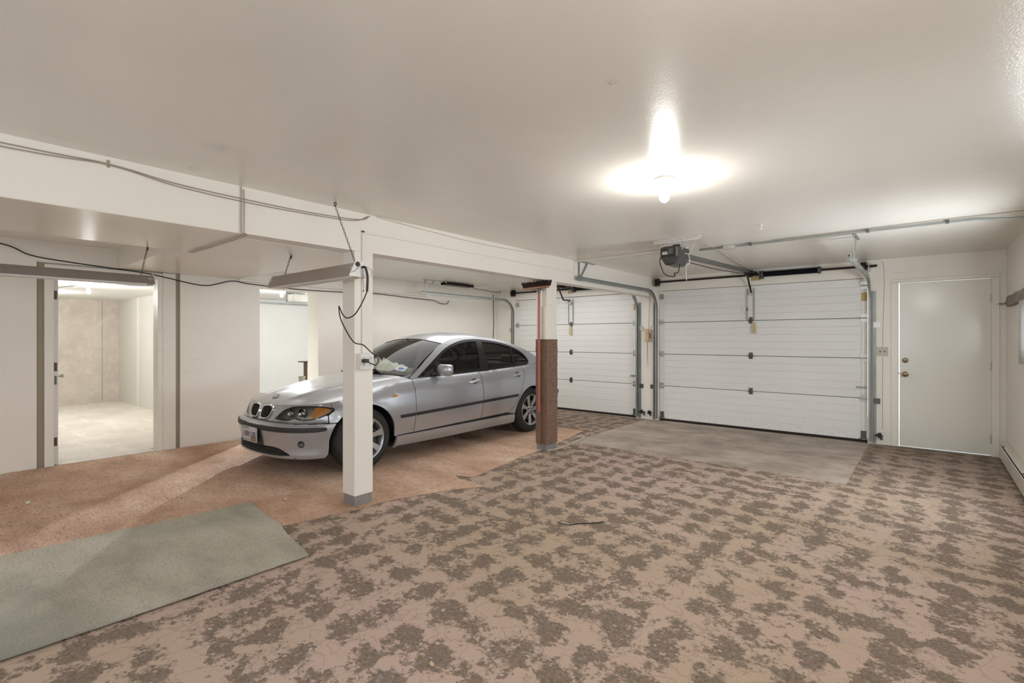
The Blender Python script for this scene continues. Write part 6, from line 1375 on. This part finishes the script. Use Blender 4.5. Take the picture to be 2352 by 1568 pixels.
# things in the passage
t = thing('wall_unit', 'white rounded wall unit under the ceiling beyond the left opening', 'appliance', (-9.35, 4.9, 2.1))
x0 = -9.3
MB().extrude([(-0.16, 0.0), (0.16, 0.0), (0.17, 0.02), (0.17, 0.14), (-0.17, 0.14), (-0.17, 0.02)], (x0, 4.80, 2.06), (x0 - 0.25, 4.80, 2.06), (0, 1, 0), (0, 0, 1)).build('unit_case', M['white_plastic'], t, bevel=0.012)
MB().box(x0 - 0.25, x0 - 0.24, 4.60, 5.0, 2.05, 2.319).box(x0 - 0.03, x0 - 0.02, 4.66, 4.68, 2.2, 2.319).box(x0 - 0.03, x0 - 0.02, 4.92, 4.94, 2.2, 2.319).build('hanger', M['galv'], t)
# stair-like rack glimpsed at the edge of that opening
t = thing('wooden_rack', 'dark wooden rack glimpsed at the edge of the left opening', 'rack', (-9.0, 4.95, 0))
MB().box(-9.22, -9.17, 4.79, 4.84, 0, 0.89).box(-9.22, -9.17, 5.40, 5.45, 0, 0.89).build('post', M['brown_wood'], t)
MB().box(-9.30, -9.05, 4.72, 5.50, 0.89, 0.912).build('top_board', plain('black_rail_top', (40, 36, 34), 0.4), t, bevel=0.004)
for z in (0.15, 0.40): MB().box(-9.25, -9.02, 4.60 if z > .3 else 4.79, 5.44, z, z + 0.025).build('shelf', M['brown_wood'], t)
t = thing('storage_tub', 'pale grey tub standing on the dark rack beyond the car hood', 'tub', (-9.11, 4.70, 0.4255))
MB().lathe([(0.042, 0), (0.048, 0.02), (0.058, 0.19), (0.066, 0.195), (0.066, 0.205), (0.054, 0.205), (0.044, 0.02), (0, 0.015)], (-9.11, 4.70, 0.4255), (0, 0, 1), 20).build('tub', M['bin'], t, smooth=True)
# litter on the carpets
def scrap(i, x, y, z, s_, label, mat='litter'):
    rnd = random.Random(i); mb = MB(); n = 7; top = []; bot = []
    for k in range(n):
        a = 2 * PI * k / n; r = s_ * rnd.uniform(0.6, 1.1); top.append((x + r * math.cos(a), y + r * 0.6 * math.sin(a), z + 0.004 + rnd.uniform(0, 0.010))); bot.append((top[-1][0], top[-1][1], z))
    mb.add(top + bot + [(x, y, z + 0.016)], [(k, (k + 1) % n, 2 * n) for k in range(n)] + [(n + k, n + (k + 1) % n, (k + 1) % n, k) for k in range(n)] + [tuple(range(2 * n - 1, n - 1, -1))])
    tag(mb.build('litter_scrap', M[mat]), label, 'litter')
scrap(1, -6.35, 2.20, 0.021, 0.028, 'pale crumpled scrap on the shag carpet left of the car nose')
scrap(2, -5.55, 0.58, 0.021, 0.025, 'pale scrap on the shag carpet before the storage doorway', 'white_plastic')
scrap(3, -4.05, 1.95, 0.021, 0.022, 'leaf scrap on the shag carpet beside the hanging shop light', 'tan_tag')
scrap(4, -1.55, 1.35, 0.010, 0.014, 'tiny tan crumb in the middle of the floral carpet', 'tan_tag')
wire('wire_scrap', [(-2.05, 2.98, 0.014), (-2.0, 2.95, 0.024), (-1.96, 2.99, 0.014), (-1.92, 3.06, 0.014), (-1.86, 3.12, 0.013), (-1.80, 3.20, 0.013)], 0.0035, M['cord_black'], 'bent black wire scrap on the floral carpet', 'wire')
wire('carpet_thread', [(BX + 0.03, 4.78, 0.024), (BX + 0.03, 4.86, 0.018), (-3.42, 5.05, 0.0165), (-3.46, 5.35, 0.0165), (-3.56, 5.8, 0.0165)], 0.006, M['cord_white'], 'pale strand trailing on the floor from the carpeted column foot', 'cord')
o = MB().lathe([(0, 0), (0.012, 0), (0.010, -0.012), (0.004, -0.02), (0.004, -0.035), (0.012, -0.045), (0.014, -0.035)], (-1.12, 4.75, H - 0.0005), (0, 0, 1), 8).build('ceiling_hook', M['white_plastic']); tag(o, 'small white hook on the ceiling near the opener', 'hook')
